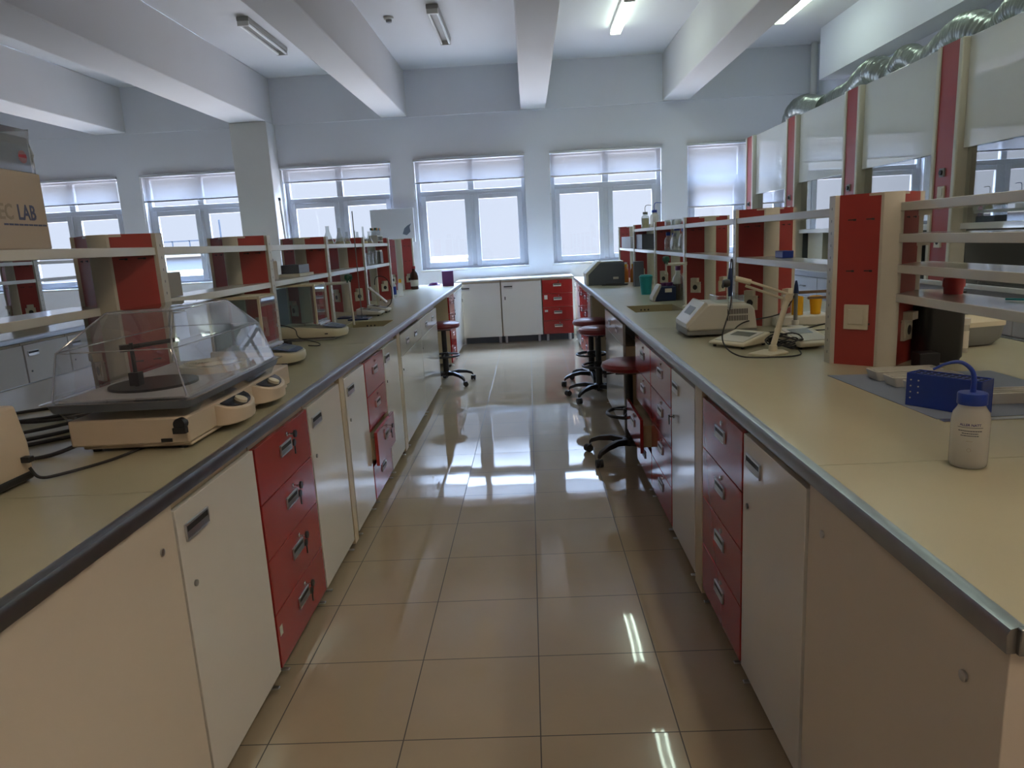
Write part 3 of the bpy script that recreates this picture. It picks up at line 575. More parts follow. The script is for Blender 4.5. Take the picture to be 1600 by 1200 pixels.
for k in range(9): m.tube([((-.12 + .0) + (.012 + k * .010) * math.cos(a * PI / 12), .47 + (.012 + k * .010) * math.sin(a * PI / 12), .185) for a in range(24)], .0016, 5, closed=True)
m.tube([(-.225, .47, .183), (-.015, .47, .183)], .002, 5); m.tube([(-.12, .365, .183), (-.12, .575, .183)], .002, 5); m.build('wire_grill', 'ivory', t)
MB().lathe([(.11, .158), (.11, .180)], (-.12, .47, 0), 32).build('grill_platform', 'ivory', t)
m = MB(); m.tube([(-.22, .16, .166), (-.22, .16, .30)], .006, 10); m.tube([(-.25, .16, .285), (-.09, .20, .30)], .007, 10); m.box(-.235, -.205, .145, .175, .17, .21); m.lathe([(.016, 0), (.016, .02)], (-.24, .16, .275), 12); m.build('clamp_rod', 'black', t)
dome = [ring(-.41, .028, -.02, .735, .150), ring(-.415, .034, -.025, .74, .155), ring(-.39, .014, -.002, .71, .160), ring(-.37, -.02, .02, .68, .295), ring(-.365, -.024, .026, .675, .303), ring(-.29, -.075, .15, .56, .392, .025), ring(-.26, -.10, .18, .53, .398, .025)]
m = MB(); m.rings(dome, cap=(False, True)); do = m.build('dome_cover', 'clear', t, smooth=25)
m = MB()
for k in (0, 5, 10, 15):
    kk = k + 2; m.tube([dome[2][kk], dome[3][kk], dome[5][kk]], .0028, 6)
m.tube([Vector(p) for p in dome[5]], .0026, 6, closed=True); m.tube([Vector(p) for p in dome[3]], .0022, 6, closed=True); m.build('moulded_edge_highlight', 'edge', do)  # edge lines coloured pale to carry the dome's highlights
m = MB(); m.rings([ring(-.395, .02, -.012, .73, .150, .03), ring(-.36, -.005, .01, .70, .085, .03)], cap=(False, False)); m.build('lower_skirt', 'clear', t)
m = MB(); m.lathe([(.017, -.004), (.017, .020)], (-.015, 0, .082), 16, ax='y'); m.box(-.035, .002, -.022, -.004, .055, .072); m.build('latch_knob', 'black', t)
MB().box(-.082, -.050, -.0035, 0, .028, .038).build('power_switch', 'black', t)
for k, q in enumerate(([(-1.33, 1.96, .93), (-1.42, 1.91, .905), (-1.56, 1.86, .906), (-1.63, 1.95, .906), (-1.50, 2.12, .906), (-1.40, 2.18, .907), (-1.345, 2.2, .93)], [(-1.345, 2.3, .93), (-1.5, 2.28, .906), (-1.62, 2.1, .908), (-1.78, 2.05, .906), (-1.9, 2.3, .906), (-1.75, 2.42, .907), (-1.6, 2.3, .912), (-1.9, 2.0, .906)], [(-1.36, 2.5, .93), (-1.55, 2.5, .908), (-1.75, 2.35, .91), (-2.0, 2.45, .906), (-1.85, 2.6, .906), (-1.65, 2.45, .917), (-2.1, 2.2, .906)])):
    tag(MB().tube(smooth_path(q, 8), .006, 8).build('power_cable', 'rubber'), ['black cable curving out of the shaker near corner', 'black cable looping in coils left of the shaker', 'black cable lying behind the coils left of the shaker'][k], 'cable', 'black cables left of the shaker')
# device cut off by the left edge, with its lead
t = thing('bench_device', 'cream and black device cut off by the left edge', 'device', (-1.40, 1.60, .9))
MB().prism([(0, .0), (.075, .0), (.088, .02), (.088, .10), (.07, .20), (0, .20)], -.12, .12, axis='y').build('housing', 'beige', t, .008)
MB().box(0, .092, -.115, .115, .006, .028).build('base_skirt', 'black', t, .006); MB().box(.085, .11, .08, .10, .055, .07).build('cable_plug', 'black', t, .002)
tag(MB().tube(smooth_path([(-1.30, 1.69, .94), (-1.285, 1.70, .91), (-1.25, 1.74, .9055), (-1.19, 1.85, .9045), (-1.16, 1.98, .9045)], 8), .0040, 8).build('power_cable', 'rubber'), 'thin black lead running from the cut off device under the shaker', 'cable')
# ================================================================== CARDBOARD BOX
t = thing('cardboard_box', 'cardboard box with lettering and a film wrapped top on the near left shelf', 'box', (-1.445, 2.145, 1.4925), .06)
MB().box(-.16, 0, -.36, 0, 0, .218).build('carton', 'card', t, .003)
m = MB(); L = []
for k in range(6):
    z = .219 + k * .025; L.append([(x + rnd.uniform(-.005, .005), y + rnd.uniform(-.006, .006), z + rnd.uniform(-.006, .006) * (k > 0)) for x, y, _ in ring(-.158 + k * .002, -.002 - k * .001 + (.004 if k == 5 else 0), -.36, -.002 - k * .001, 0, .012, 5)])
m.rings(L); wr = m.build('film_wrap', 'wrap', t, smooth=20)
MB().box(-.15, -.012, -.35, -.012, .22, .32).build('inner_carton', 'bag', t); m = MB(); m.lathe([(.018, -.001), (.018, .001)], (-.006, -.055, .262), 16, ax='x'); m.build('red_round_mark', 'inkr', t)
text('LAB', .060, 'ink', t, (.0008, -.135, .083), (PI / 2, 0, PI / 2), sx=.8); text('EC', .060, 'inkp', t, (.0008, -.215, .083), (PI / 2, 0, PI / 2), sx=.85)
m = MB()
for k in range(9): m.box(.0002, .0009, -.20 + k * .0215, -.20 + k * .0215 + .018, .066, .071)
m.build('printed_line', 'ink', t)
# ================================================================== ANALYTICAL BALANCES (left)
def balance(x, y, rz, label, backdark, tray):
    t = thing('analytical_balance', label, 'balance', (x, y, .9), rz, 'analytical balances on the left worktop'); w = .115
    def pl(x_, ww): return ww
    q = []
    for k in range(9): a = -PI / 2 + k * PI / 8; q.append((-.06 + .06 * math.cos(a), w * math.sin(a)))
    q += [(-.42, w), (-.42, -w)]
    m = MB(); m.rings([[(x_ * .97 - .006, y_ * .94, .018) for x_, y_ in q], [(x_, y_, .035) for x_, y_ in q], [(x_, y_, .055 + min(.03, max(0, -x_ - .02) * .22)) for x_, y_ in q], [(x_ * .98 - .004, y_ * .96, .062 + min(.03, max(0, -x_ - .02) * .22)) for x_, y_ in q]])
    m.build('base', 'ivory', t, smooth=50)
    m = MB(); m.T = Matrix.Translation((-.015, 0, .064)) @ Matrix.Rotation(.205, 4, 'Y'); m.prism([(-.115, -.095), (-.03, -.085), (-.005, -.05), (-.005, .05), (-.03, .085), (-.115, .095)], .001, .004); m.prism([(-.10, -.06), (-.045, -.06), (-.045, .06), (-.10, .06)], .004, .0048, 1); m.build('keypad', ['dispb', 'slab'], t)
    MB().box(-.165, -.135, -w * .96, w * .96, .092, .104).build('front_rail', 'alu', t, .002)
    fr = MB(); z0, z1 = .092, .335
    for a in (-.158, -.405):
        for s in (-1, 1): fr.box(a - .006, a + .006, s * .102 - .005, s * .102 + .005, z0, z1)
    for s in (-1, 1): fr.box(-.41, -.15, s * .102 - .008, s * .102 + .008, z1, z1 + .014)
    fr.box(-.41, -.150, -.094, .094, z1 + .002, z1 + .010); fr.build('shield_frame', 'ivory', t, .001)
    g = MB(); g.box(-.153, -.150, -.097, .097, z0, z1)
    for s in (-1, 1): g.box(-.399, -.164, s * .103 - .0015, s * .103 + .0015, z0, z1)
    g.build('draft_shield', 'balglass', t)
    MB().box(-.41, -.395, -.09, .09, z0, z1 - .01).build('back_panel', 'bluegrey' if backdark else 'ltgrey', t, .003)
    m = MB(); m.lathe([(.04, .10), (.04, .103)], (-.27, 0, 0), 24); m.lathe([(.006, .085), (.006, .10)], (-.27, 0, 0), 10); m.build('weighing_pan', 'chrome', t)
    for fx, fy in ((-.08, .07), (-.08, -.07), (-.38, .08), (-.38, -.08)): MB().lathe([(.014, 0), (.014, .02)], (fx, fy, 0 if not tray else .0), 12).build('foot', 'navy', t)
    MB().box(-.115, -.095, -w - .001, -w + .004, .036, .043).build('side_port', 'black', t)
    if tray: MB().box(-.43, -.06, -.12, .12, .0005, .012).build('rubber_tray', 'midgrey', t, .003)
balance(-1.145, 3.45, .0, 'cream analytical balance with empty glass chamber, just behind the dome', False, False)
balance(-1.175, 4.43, .0, 'analytical balance with dark backed glass chamber, by the left sink', True, True)
t = thing('power_adapter', 'black power adapter with a thin lead between the two balances', 'adapter', (-1.50, 4.12, .9))
MB().box(-.045, .055, -.035, .035, 0, .035).build('body', 'black', t, .004); MB().tube(smooth_path([(-.03, .03, .03), (-.05, .05, .12), (.08, .02, .10), (.12, -.02, .05), (.22, .0, .012), (.25, -.07, .004), (.18, -.05, .004)], 6), .003, 6).build('lead', 'rubber', t)
t = thing('round_knob_stand', 'black round knob on a thin stem between the balances', 'stand', (-1.62, 4.30, .9))
MB().lathe([(.035, 0), (.035, .008), (.006, .012), (.006, .11)], n=16).build('stem', 'chrome', t); MB().lathe([(.0, .10), (.028, .112), (.034, .135), (.028, .158), (0, .168)], n=20, cap=(False, False)).build('knob', 'black', t)
# ================================================================== FAUCETS
def faucet(x, y, dx, out, label):
    t = thing('lab_faucet', label, 'faucet', (x, y, .9)); h = .325
    MB().lathe([(.024, 0), (.024, .008), (.011, .012), (.011, h)], n=14).build('post', 'shelf', t)
    MB().tube([(0, 0, h - .01), (dx, 0, h - .01)], .011, 10).lathe([(.015, -.012), (.015, .012)], (0, 0, h - .01), 12).build('arm', 'shelf', t)
    MB().tube([(dx, 0, h - .008), (dx, 0, h - .06), (dx + .01, 0, 0.015 if out else .24)], .0075, 10).build('outlet_tube', 'shelf', t)
    for s in (-1, 1):
        k = MB(); k.T = Matrix.Translation((dx, s * .035, h + .012)) @ Matrix.Rotation(s * .5, 4, 'X'); k.tube([(0, 0, -.02), (0, 0, .005)], .006, 8); k.lathe([(.017, .0), (.022, .01), (.022, .028), (.015, .036)], n=8); k.build('valve_knob', 'green', t)
faucet(-1.455, 4.985, .175, True, 'pale lab faucet with dark valve knobs over the left sink')
faucet(1.14, 5.25, -.14, False, 'pale lab faucet with dark green valve knobs over the right sink')
rs = thing('retort_stand', 'thin dark retort rod rising beside the left sink', 'stand', (-1.335, 5.50, .9)); MB().tube([(0, 0, 0.01), (0, 0, .83)], .004, 8).build('rod', 'midgrey', rs); MB().box(-.10, .06, -.06, .10, 0, .012).build('base_plate', 'navy', rs, .003)
# ================================================================== METER CLUSTER behind left sink
def wedge_meter(x, y, rz, w, d, h0, h1, label, body='ivory', name='ph_meter'):
    t = thing(name, label, 'meter', (x, y, .9), rz)
    m = MB(); m.rings([[(-w / 2, -d / 2, .012), (w / 2, -d / 2, .012), (w / 2, d / 2, .012), (-w / 2, d / 2, .012)], [(-w / 2, -d / 2, h0), (w / 2, -d / 2, h0), (w / 2, d / 2, h1), (-w / 2, d / 2, h1)]]); m.build('housing', body, t, .006)
    sl = math.atan2(h1 - h0, d); m = MB(); m.T = Matrix.Translation((0, 0, (h0 + h1) / 2 + .0005)) @ Matrix.Rotation(sl, 4, 'X'); m.box(-w * .40, w * .40, -d * .38, d * .40, 0, .002); m.box(-w * .28, w * .28, d * .02, d * .30, .002, .003, 1); m.build('front_panel', ['ltgrey' if body != 'ltgrey' else 'midgrey', 'lcd'], t)
    for fx in (-1, 1):
        for fy in (-1, 1): MB().lathe([(.008, 0), (.008, .012)], (fx * w * .4, fy * d * .38, 0), 8).build('foot', 'rubber', t)
    return t
wedge_meter(-1.33, 5.80, PI / 2, .18, .20, .03, .065, 'grey bench meter with a small display behind the left sink', 'ltgrey')
wedge_meter(-1.31, 6.05, PI / 2, .16, .18, .03, .07, 'second grey bench meter behind the left sink, farther back', 'ltgrey')
t = thing('angled_lamp_arm', 'short shiny angled arm with black cord on the left worktop', 'arm', (-1.38, 6.35, .9)); MB().box(-.06, .06, -.05, .05, 0, .02).build('base', 'bluegrey', t, .003)
MB().tube([(0, 0, .02), (-.02, 0, .22)], .008, 8).build('upright', 'ivory', t); MB().tube([(-.07, -.02, .20), (.08, -.02, .06)], .014, 10).build('reflector_arm', 'chrome', t); MB().tube(smooth_path([(-.02, 0, .22), (.0, 0, .29), (.08, 0, .28), (.13, 0, .18), (.11, 0, .05), (.04, -.02, .006)], 8), .0035, 6).build('cord', 'rubber', t)
tag(MB().box(-1.56, -1.35, 5.60, 5.75, .9005, .912).build('black_tray', 'navy', bevel=.002), 'flat dark blue tray behind the left sink', 'tray')
# ================================================================== BOTTLES AND GLASS, generic lathes
def bottle(name, x, y, z, prof, mat, label, cat, grp=None, cap=None, capmat='black', fill=None, fillmat=None, lbl=None):
    t = thing(name, label, cat, (x, y, z), 0, grp); MB().lathe(prof, n=20).build('body', mat, t, smooth=45)
    if cap: MB().lathe(cap, n=20).build('cap', capmat, t)
    if fill: MB().lathe(fill, n=20).build('contents', fillmat, t)
    if lbl: MB().lathe([(lbl[0], lbl[1]), (lbl[0], lbl[2])], n=20, cap=(False, False)).build('label_band', 'label', t)
    return t
def BP(r, h, rn, hs): return [(r * .92, 0), (r, .006), (r, hs), (r * .85, hs + (h - hs) * .35), (rn, hs + (h - hs) * .65), (rn, h)]
bottle('reagent_bottle', -1.49, 9.12, .9, BP(.052, .27, .02, .17), 'brownbot', 'dark brown reagent bottle with a red cap at the far end of the left worktop', 'bottle', None, [(.024, .26), (.024, .295)], 'redcap', lbl=(.0525, .04, .12))
for k, (x, c, nm) in enumerate(((-1.545, 'blue', 'white plastic bottle with a blue stripe'), (-1.47, 'yellow', 'white plastic bottle with a yellow top'))):
    b_ = bottle('squeeze_bottle', x, 7.98, .9, BP(.028, .16, .014, .125), 'milky', nm + ' on the left worktop', 'bottle', None, [(.02, .15), (.017, .19)] if k else [(.018, .15), (.016, .165)], 'yellow' if k else 'ltgrey')
    if not k: MB().lathe([(.0283, .02), (.0283, .11)], n=20, cap=(False, False)).build('stripe', 'blue', b_)
t = thing('burgundy_box', 'dull burgundy box at the far end of the left worktop', 'box', (-1.10, 9.5, .9), .1); MB().box(-.075, .075, -.07, .07, 0, .19).build('carton', 'purple', t, .003); MB().box(-.078, .078, -.073, .073, .19, .20).build('lid', 'purple', t, .002)
t = thing('glove_bundle', 'small dark bundle of crumpled plastic beside the burgundy box', 'bundle', (-1.32, 9.75, .9))
m = MB(); L = []
for k in range(5): L.append([((.10 - .015 * k) * math.cos(a) * (1 + rnd.uniform(-.2, .2)), (.05 - .008 * k) * math.sin(a) * (1 + rnd.uniform(-.2, .2)), .010 * k) for a in [2 * PI * i / 12 for i in range(12)]])
m.rings(L); m.build('crumpled_film', 'purple', t, smooth=20)
# glassware on the left upper shelf
fl = [(.0, .002), (.042, .002), (.045, .008), (.018, .085), (.014, .10), (.014, .135), (.018, .138)]
tall = [(.0, .002), (.030, .002), (.036, .02), (.030, .05), (.010, .075), (.009, .165), (.012, .168)]
for k, (y, pr, s, nm) in enumerate(((5.55, fl, 1.0, 'widest conical flask'), (5.90, fl, .95, 'second conical flask from the left'), (6.15, fl, .75, 'small conical flask with a pale band'), (6.55, fl, .78, 'small conical flask behind the retort rod'), (6.80, tall, .95, 'slim necked volumetric flask'), (7.05, fl, .85, 'conical flask beside the volumetric flask'), (6.45, tall, .7, 'short volumetric flask'))):
    t = thing('lab_flask', nm + ' on the upper left shelf', 'flask', (LX(-1.50, y), y, 1.4925), 0, 'flasks on the upper left shelf'); MB().lathe([(r * s, h * s) for r, h in pr], n=20, cap=(False, False)).build('glass_body', 'lab', t, smooth=50)
    MB().lathe([(0, .004), (.040 * s, .004), (.036 * s, .022), (0, .022)], n=20, cap=(False, False)).build('liquid', 'salt', t)
t = thing('test_tube_rack', 'test tube rack with coloured stoppers at the end of the upper left shelf', 'rack', (LX(-1.50, 7.38), 7.38, 1.4925)); m = MB(); m.box(-.045, .045, -.13, .13, .07, .078); m.box(-.045, .045, -.13, .13, .02, .026)
for s in (-1, 1): m.box(-.045, .045, s * .13 - .003, s * .13 + .003, 0, .08)
m.build('frame', 'ltgrey', t)
for k in range(10):
    r_, c_ = divmod(k, 5); px_, py_ = -.022 + r_ * .044, -.10 + c_ * .05
    tb = MB().lathe([(.008, .027), (.0095, .03), (.0095, .135)], (px_, py_, 0), 12, cap=(True, False)).build('test_tube', 'lab', t)
    MB().lathe([(.0105, .132), (.0105, .155)], (px_, py_, 0), 12).build('stopper', ['green', 'orange', 'ltgrey', 'teal', 'orange'][c_], tb)
# lower left shelf
for k, (y, h) in enumerate(((6.95, .11), (7.12, .13), (6.75, .09))):
    t = thing('beaker', ['tall glass beaker in the middle of the last lower left shelf', 'tallest glass beaker on the last lower left shelf', 'short glass beaker on the last lower left shelf'][k], 'beaker', (LX(-1.49, y), y, 1.289), 0, 'beakers on the lower left shelf'); MB().lathe([(0, .002), (.034, .002), (.036, .01), (.036, h), (.040, h + .004)], n=20, cap=(False, False)).build('glass_body', 'lab', t)
t = thing('framed_jar', 'grey boxy jar beside the beakers on the lower left shelf', 'jar', (LX(-1.49, 7.36), 7.36, 1.289)); MB().box(-.04, .04, -.06, .06, 0, .12).build('body', 'midgrey', t, .004); MB().box(-.035, .035, -.055, .055, .12, .135).build('lid', 'ltgrey', t)
tag(MB().box(LX(-1.58, 4.7), LX(-1.46, 4.7), 4.62, 4.84, 1.3085, 1.365).build('black_box', 'bluegrey', bevel=.003), 'small dark box on the lower left shelf behind the balances', 'box'); tag(MB().box(LX(-1.58, 4.6), LX(-1.44, 4.6), 4.56, 4.86, 1.289, 1.308).build('paper_stack', 'label', bevel=.001), 'pale paper stack under the small dark box on the shelf', 'papers')
t = thing('tall_carton', 'tall narrow beige carton with dark lid on the lower left shelf', 'carton', (LX(-1.53, 4.28), 4.28, 1.289)); MB().box(-.035, .035, -.035, .035, 0, .11).build('body', 'card', t, .002); MB().lathe([(.025, .11), (.025, .125)], n=14).build('lid', 'navy', t)
tag(MB().box(LX(-1.56, 3.0), LX(-1.45, 3.0), 2.86, 2.98, 1.289, 1.39).build('carton', 'spine', bevel=.002), 'grey beige carton behind the nearest left pillar on the lower shelf', 'carton')
# wall board right of window three
t = thing('wall_board', 'pale square board with a dark smudge between two windows', 'board', (-1.99, 10.62, 1.51)); MB().box(-.32, .32, -.02, .02, 0, .49).build('panel', 'board', t, .003)
MB().prism([(.14, .12), (.20, .10), (.26, .15), (.25, .22), (.28, .27), (.22, .24), (.17, .20)], -.0225, -.02, axis='y').build('dark_smudge', 'bluegrey', t); MB().box(-.03, .03, .02, .0795, .1, .4).build('wall_bracket', 'alu', t)
t = thing('window_pole', 'tall thin white pole leaning by the wall column', 'pole', (-3.32, 9.95, .0)); MB().tube([(0, 0, .01), (-.09, .02, 2.16)], .014, 10).build('shaft', 'shelf', t); MB().tube([(-.09, .02, 2.16), (-.091, .02, 2.20)], .017, 10).build('tip', 'black', t)
# bench two bits
t = thing('clamp_knob_stand', 'small stand with a black knob on the second island', 'stand', (-4.55, 7.3, .9)); MB().lathe([(.05, 0), (.05, .015), (.008, .02), (.008, .22)], n=14).build('stem', 'ivory', t); MB().lathe([(.02, .20), (.03, .23), (.02, .26)], n=12).build('knob', 'green', t)
tag(MB().box(-4.78, -4.25, 7.5, 7.9, .9005, 1.0).build('red_case', 'redp', bevel=.01), 'low red case on the second island', 'case')
# ================================================================== RIGHT WORKTOP, far to near
t = thing('thermal_cycler', 'blue grey thermal cycler with white sloping front at the far right', 'instrument', (.64, 8.05, .9))
pr = [(0, .0), (.43, .0), (.43, .255), (.22, .265), (.14, .265), (0, .13)]
MB().prism([(.012, .0), (.43, .0), (.43, .245), (.20, .25), (.15, .25), (.012, .125)], .012, .34, axis='y').build('housing', 'bluegrey', t, .006)
MB().prism([(0, .004), (.02, .004), (.02, .12), (.165, .255), (.165, .272), (.13, .268), (-.01, .135)], 0, .35, axis='y').build('front_shell', 'ltgrey', t, .004); MB().box(.16, .42, .02, .33, .25, .262).build('top_lid', 'ltgrey', t, .003)
MB().box(.30, .36, .009, .0125, .06, .085).build('side_label', 'label', t)
tag(MB().tube(smooth_path([(.80, 7.95, .906), (.95, 7.85, .906), (1.08, 7.9, .907), (1.0, 8.02, .906), (.85, 7.98, .912), (1.0, 7.82, .906)], 8), .006, 8).build('power_cable', 'rubber'), 'black cable coiled in front of the far thermal cycler', 'cable')
for k, (x, y, m_, c_) in enumerate(((1.12, 8.35, 'orange', 'yellow'), (1.20, 8.3, 'orange', 'yellow'), (1.10, 8.6, 'teal', 'ltgrey'))):
    bottle('wash_bottle', x, y, .9, BP(.035, .19, .016, .12), m_, ['squat bottle with orange contents, left of the far pair', 'squat bottle with orange contents, right of the far pair', 'teal squat bottle behind the orange pair'][k], 'bottle', None, [(.018, .18), (.016, .21)], c_)
t = thing('black_carton', 'upright black box leaning on the right pillar near the teal bin', 'box', (1.155, 7.6, .9)); MB().box(-.05, .05, -.05, .05, 0, .262).build('carton', 'bluegrey', t, .003)
t = thing('waste_bin', 'small teal bin on the right worktop', 'bin', (1.055, 6.5, .9)); MB().lathe([(.044, .0), (.060, .155), (.063, .16), (.063, .165), (.055, .16), (.04, .01)], n=24, cap=(True, True)).build('bucket', 'teal', t); MB().lathe([(.064, .16), (.05, .178), (0, .182)], n=24, cap=(False, False)).build('lid', 'teal', t); MB().tube([(.06, -.02, .14), (.07, -.04, .09), (.055, -.055, .03)], .003, 6).build('handle', 'shelf', t)
t = thing('centrifuge', 'navy benchtop block device with a white sloped front', 'instrument', (.985, 5.75, .9)); MB().prism([(.02, .0), (.19, .0), (.19, .115), (.075, .12), (.02, .03)], 0, .15, axis='y').build('housing', 'navy', t, .006); MB().prism([(0, .004), (.018, .0), (.07, .115), (.072, .135), (.055, .13), (0, .035)], .0, .15, axis='y').build('front_panel', 'ltgrey', t, .003)
MB().box(.10, .155, -.002, -.0001, .07, .10).build('side_label', 'label', t)
for k in range(4): MB().lathe([(.014, .118), (.014, .145)], (.09 + .025 * k, .05 + .02 * (k % 2), 0), 12).build('tube_cap', 'purple', t)
bottle('media_bottle', 1.20, 5.80, .9, BP(.045, .25, .018, .15), 'lab', 'glass bottle of dark brown liquid with a purple cap, right worktop', 'bottle', None, [(.022, .24), (.022, .275)], 'purple', [(.041, .004), (.041, .13)], 'brownbot')
# shelf bottles right
for k, (x, y, m_, nm) in enumerate(((1.26, 7.75, 'lab', 'wash bottle of pale powder'), (1.27, 7.25, 'milky', 'milky wash bottle with a blue cap'))):
    b_ = bottle('wash_bottle', x, y, 1.5005, BP(.043, .15, .024, .11), m_, nm + ' on the top right shelf', 'bottle', None, [(.027, .145), (.027, .17)], 'midgrey' if k == 0 else 'blue', [(.037, .004), (.037, .105)] if k == 0 else None, 'salt')
    MB().tube(smooth_path([(0, 0, .16), (0, 0, .22), (.02, 0, .24), (.07, -.01, .235)], 6), .0035, 6).build('spout', 'blue' if k else 'midgrey', b_)
for k, y in enumerate((6.15, 6.42)): t = thing('petri_dish_stack', ['nearer low stack of clear dishes on the top right shelf', 'farther low stack of clear dishes on the top right shelf'][k], 'dishes', (1.26, y, 1.5005), 0, 'clear dishes on the top right shelf'); MB().lathe([(.045, 0), (.045, .05)], n=20).build('dish_stack', 'lab', t)
for k, (y, h, r) in enumerate(((6.90, .16, .03), (6.74, .17, .03), (6.50, .14, .034), (6.34, .13, .034), (6.12, .18, .045), (5.92, .17, .045))):
    bottle('media_bottle', 1.26 + .02 * (k % 2), y, 1.2865, BP(r, h, r * .5, h * .62), 'lab', 'clear bottle with blue cap on the lower right shelf, %s from the window end' % ['first', 'second', 'third', 'fourth', 'fifth', 'sixth'][k], 'bottle', 'clear bottles on the lower right shelf', [(r * .6, h - .01), (r * .6, h + .02)], 'blue')
tag(MB().box(1.19, 1.32, 7.55, 7.95, 1.2865, 1.44).build('black_box', 'bluegrey', bevel=.003), 'dark box on the far lower right shelf', 'box'); tag(MB().box(1.20, 1.33, 8.15, 8.22, 1.2865, 1.43).build('white_carton', 'label', bevel=.002), 'thin white carton beside the far right pillar on the shelf', 'carton')
tag(MB().box(1.19, 1.32, 8.4, 9.2, 1.2865, 1.42).build('grey_carton', 'board', bevel=.003), 'long pale grey carton on the farthest lower right shelf', 'carton')
tag(MB().box(1.265, 1.32, 3.60, 3.71, 1.2865, 1.322).build('blue_block', 'blue', bevel=.003), 'small blue block on the near lower right shelf', 'block')
tag(MB().box(3.13, 3.6, 7.72, 8.12, 1.0005, 1.70).build('yellow_carton', 'ivory', bevel=.003), 'pale yellow carton standing inside the third fume hood', 'carton')
# large light grey instrument
t = thing('spectrophotometer', 'large light grey instrument with vents and a sloping white front', 'instrument', (.80, 3.64, .9))
out = [(.01, .035), (.36, .035), (.345, .135), (.325, .160), (.115, .172), (.10, .165), (.0, .055)]
MB().prism(out, 0, .28, axis='y').build('housing', 'ltgrey', t, .008); MB().prism([(.0, .012), (.36, .012), (.36, .035), (.01, .035), (-.003, .05)], .003, .277, axis='y').build('base_band', 'midgrey', t, .003)
MB().prism([(-.004, .05), (.004, .046), (.108, .166), (.10, .182), (.09, .182), (-.004, .075)], .006, .274, axis='y').build('front_panel', 'shelf', t, .003); m = MB(); m.T = Matrix.Translation((.05, .14, .1265)) @ Matrix.Rotation(-.84, 4, 'Y'); m.box(-.025, .025, -.07, .07, .006, .008); m.build('display', 'lcd', t)
m = MB()
for r_ in range(2):
    for k in range(13): m.box(.205 + k * .0082, .2095 + k * .0082, -.0012, -.0001, .08 + r_ * .034, .107 + r_ * .034)
m.build('vent_slots', 'dark', t); MB().box(.17, .31, .06, .23, .168, .205).build('top_lid', 'balglass', t, .006); MB().box(.17, .31, .06, .23, .160, .170).build('lid_seat', 'ltgrey', t, .002)
for fx, fy in ((.06, .04), (.32, .04), (.06, .24), (.32, .24)): MB().lathe([(.012, 0), (.012, .012)], (fx, fy, 0), 10).build('foot', 'rubber', t)
# near ph meter with electrode arm
wedge_meter(.975, 3.33, -.95, .20, .20, .025, .062, 'cream pH meter with a grey display under the electrode arm', 'ivory')
wedge_meter(1.245, 3.24, .15, .17, .24, .03, .075, 'cream bench meter partly hidden behind the switch pillar', 'ivory')
t = thing('electrode_holder', 'cream jointed electrode arm holding a black electrode', 'arm', (1.03, 3.08, .9))
MB().prism([(-.10, -.03), (-.03, -.105), (.075, -.04), (.075, .03), (.0, .06)], 0, .010).build('base_plate', 'ivory', t, .003)
MB().lathe([(.02, .010), (.018, .03), (.016, .035)], (.02, .0, 0), 14).build('pivot', 'ivory', t)
a0, a1, a2 = Vector((.02, 0, .03)), Vector((.10, .06, .235)), Vector((-.115, .12, .325))
m = MB(); m.tube([a0, a1], .0125, 12); m.build('lower_arm', 'ivory', t); MB().tube([a1 + Vector((.0, -.016, .0)), a1 + Vector((0, .016, 0))], .018, 12).build('elbow_joint', 'ivory', t)
m = MB(); m.tube([a1 + Vector((.01, -.01, .01)), a2 + Vector((.06, -.01, -.015))], .006, 8); m.tube([a1 + Vector((.0, .01, -.012)), a2 + Vector((.05, .01, -.035))], .006, 8); m.tube([a2 + Vector((.07, 0, -.02)), a2 + Vector((.02, 0, -.005)), a2], .013, 10); m.build('upper_arm', 'ivory', t)
m = MB(); ex = a2 + Vector((-.012, .03, 0)); m.tube([ex + Vector((.0, 0, .045)), ex + Vector((0, 0, .0)), ex + Vector((0, 0, -.08))], [.006, .012, .010], 10); m.build('electrode', 'navy', t); m = MB(); m.tube([ex + Vector((0, 0, -.08)), ex + Vector((.0, 0, -.135))], .011, 10); m.build('electrode_sleeve', 'lab', t); MB().lathe([(.0, -.018), (.016, -.014), (.020, 0), (.016, .014), (0, .018)], tuple(a2 + Vector((-.035, .01, -.02))), 14, ax='x', cap=(False, False)).build('clamp_knob', 'black', t)
m = MB(); m.tube(smooth_path([ex + Vector((0, 0, .045)), ex + Vector((.004, 0, .085)), ex + Vector((.01, .0, .055)), ex + Vector((.0, -.01, -.12)), ex + Vector((-.06, -.10, -.26)), ex + Vector((-.02, -.22, -.318)), (.0, -.13, .005), (.10, -.10, .005), (.14, .02, .006)], 10), .0032, 6); m.build('electrode_cable', 'rubber', t)
m = MB()
for k in range(7):
    c = Vector((1.12 + .012 * k % .03, 3.16 + .02 * (k % 3), .907 + .006 * k)); R_ = .05 + .008 * (k % 4)
    m.tube([c + Vector((R_ * math.cos(a) * 1.1, R_ * math.sin(a) * .8, .012 * math.sin(a * 2 + k) + .012)) for a in [2 * PI * i / 22 for i in range(22)]], .0034, 6, closed=True)
m.tube(smooth_path([(1.15, 3.2, .92), (1.0, 3.45, .93), (1.08, 3.62, .97), (1.30, 3.70, 1.0), (1.372, 3.7, 1.10)], 8), .0034, 6)
m.tube(smooth_path([(1.16, 3.25, .93), (1.28, 3.32, .965), (1.40, 3.30, .99), (1.5, 3.4, .95), (1.35, 3.5, .93), (1.1, 3.45, .94)], 8), .0034, 6)
tag(m.build('cable_tangle', 'rubber'), 'tangle of black cables between the meters on the right worktop', 'cables')
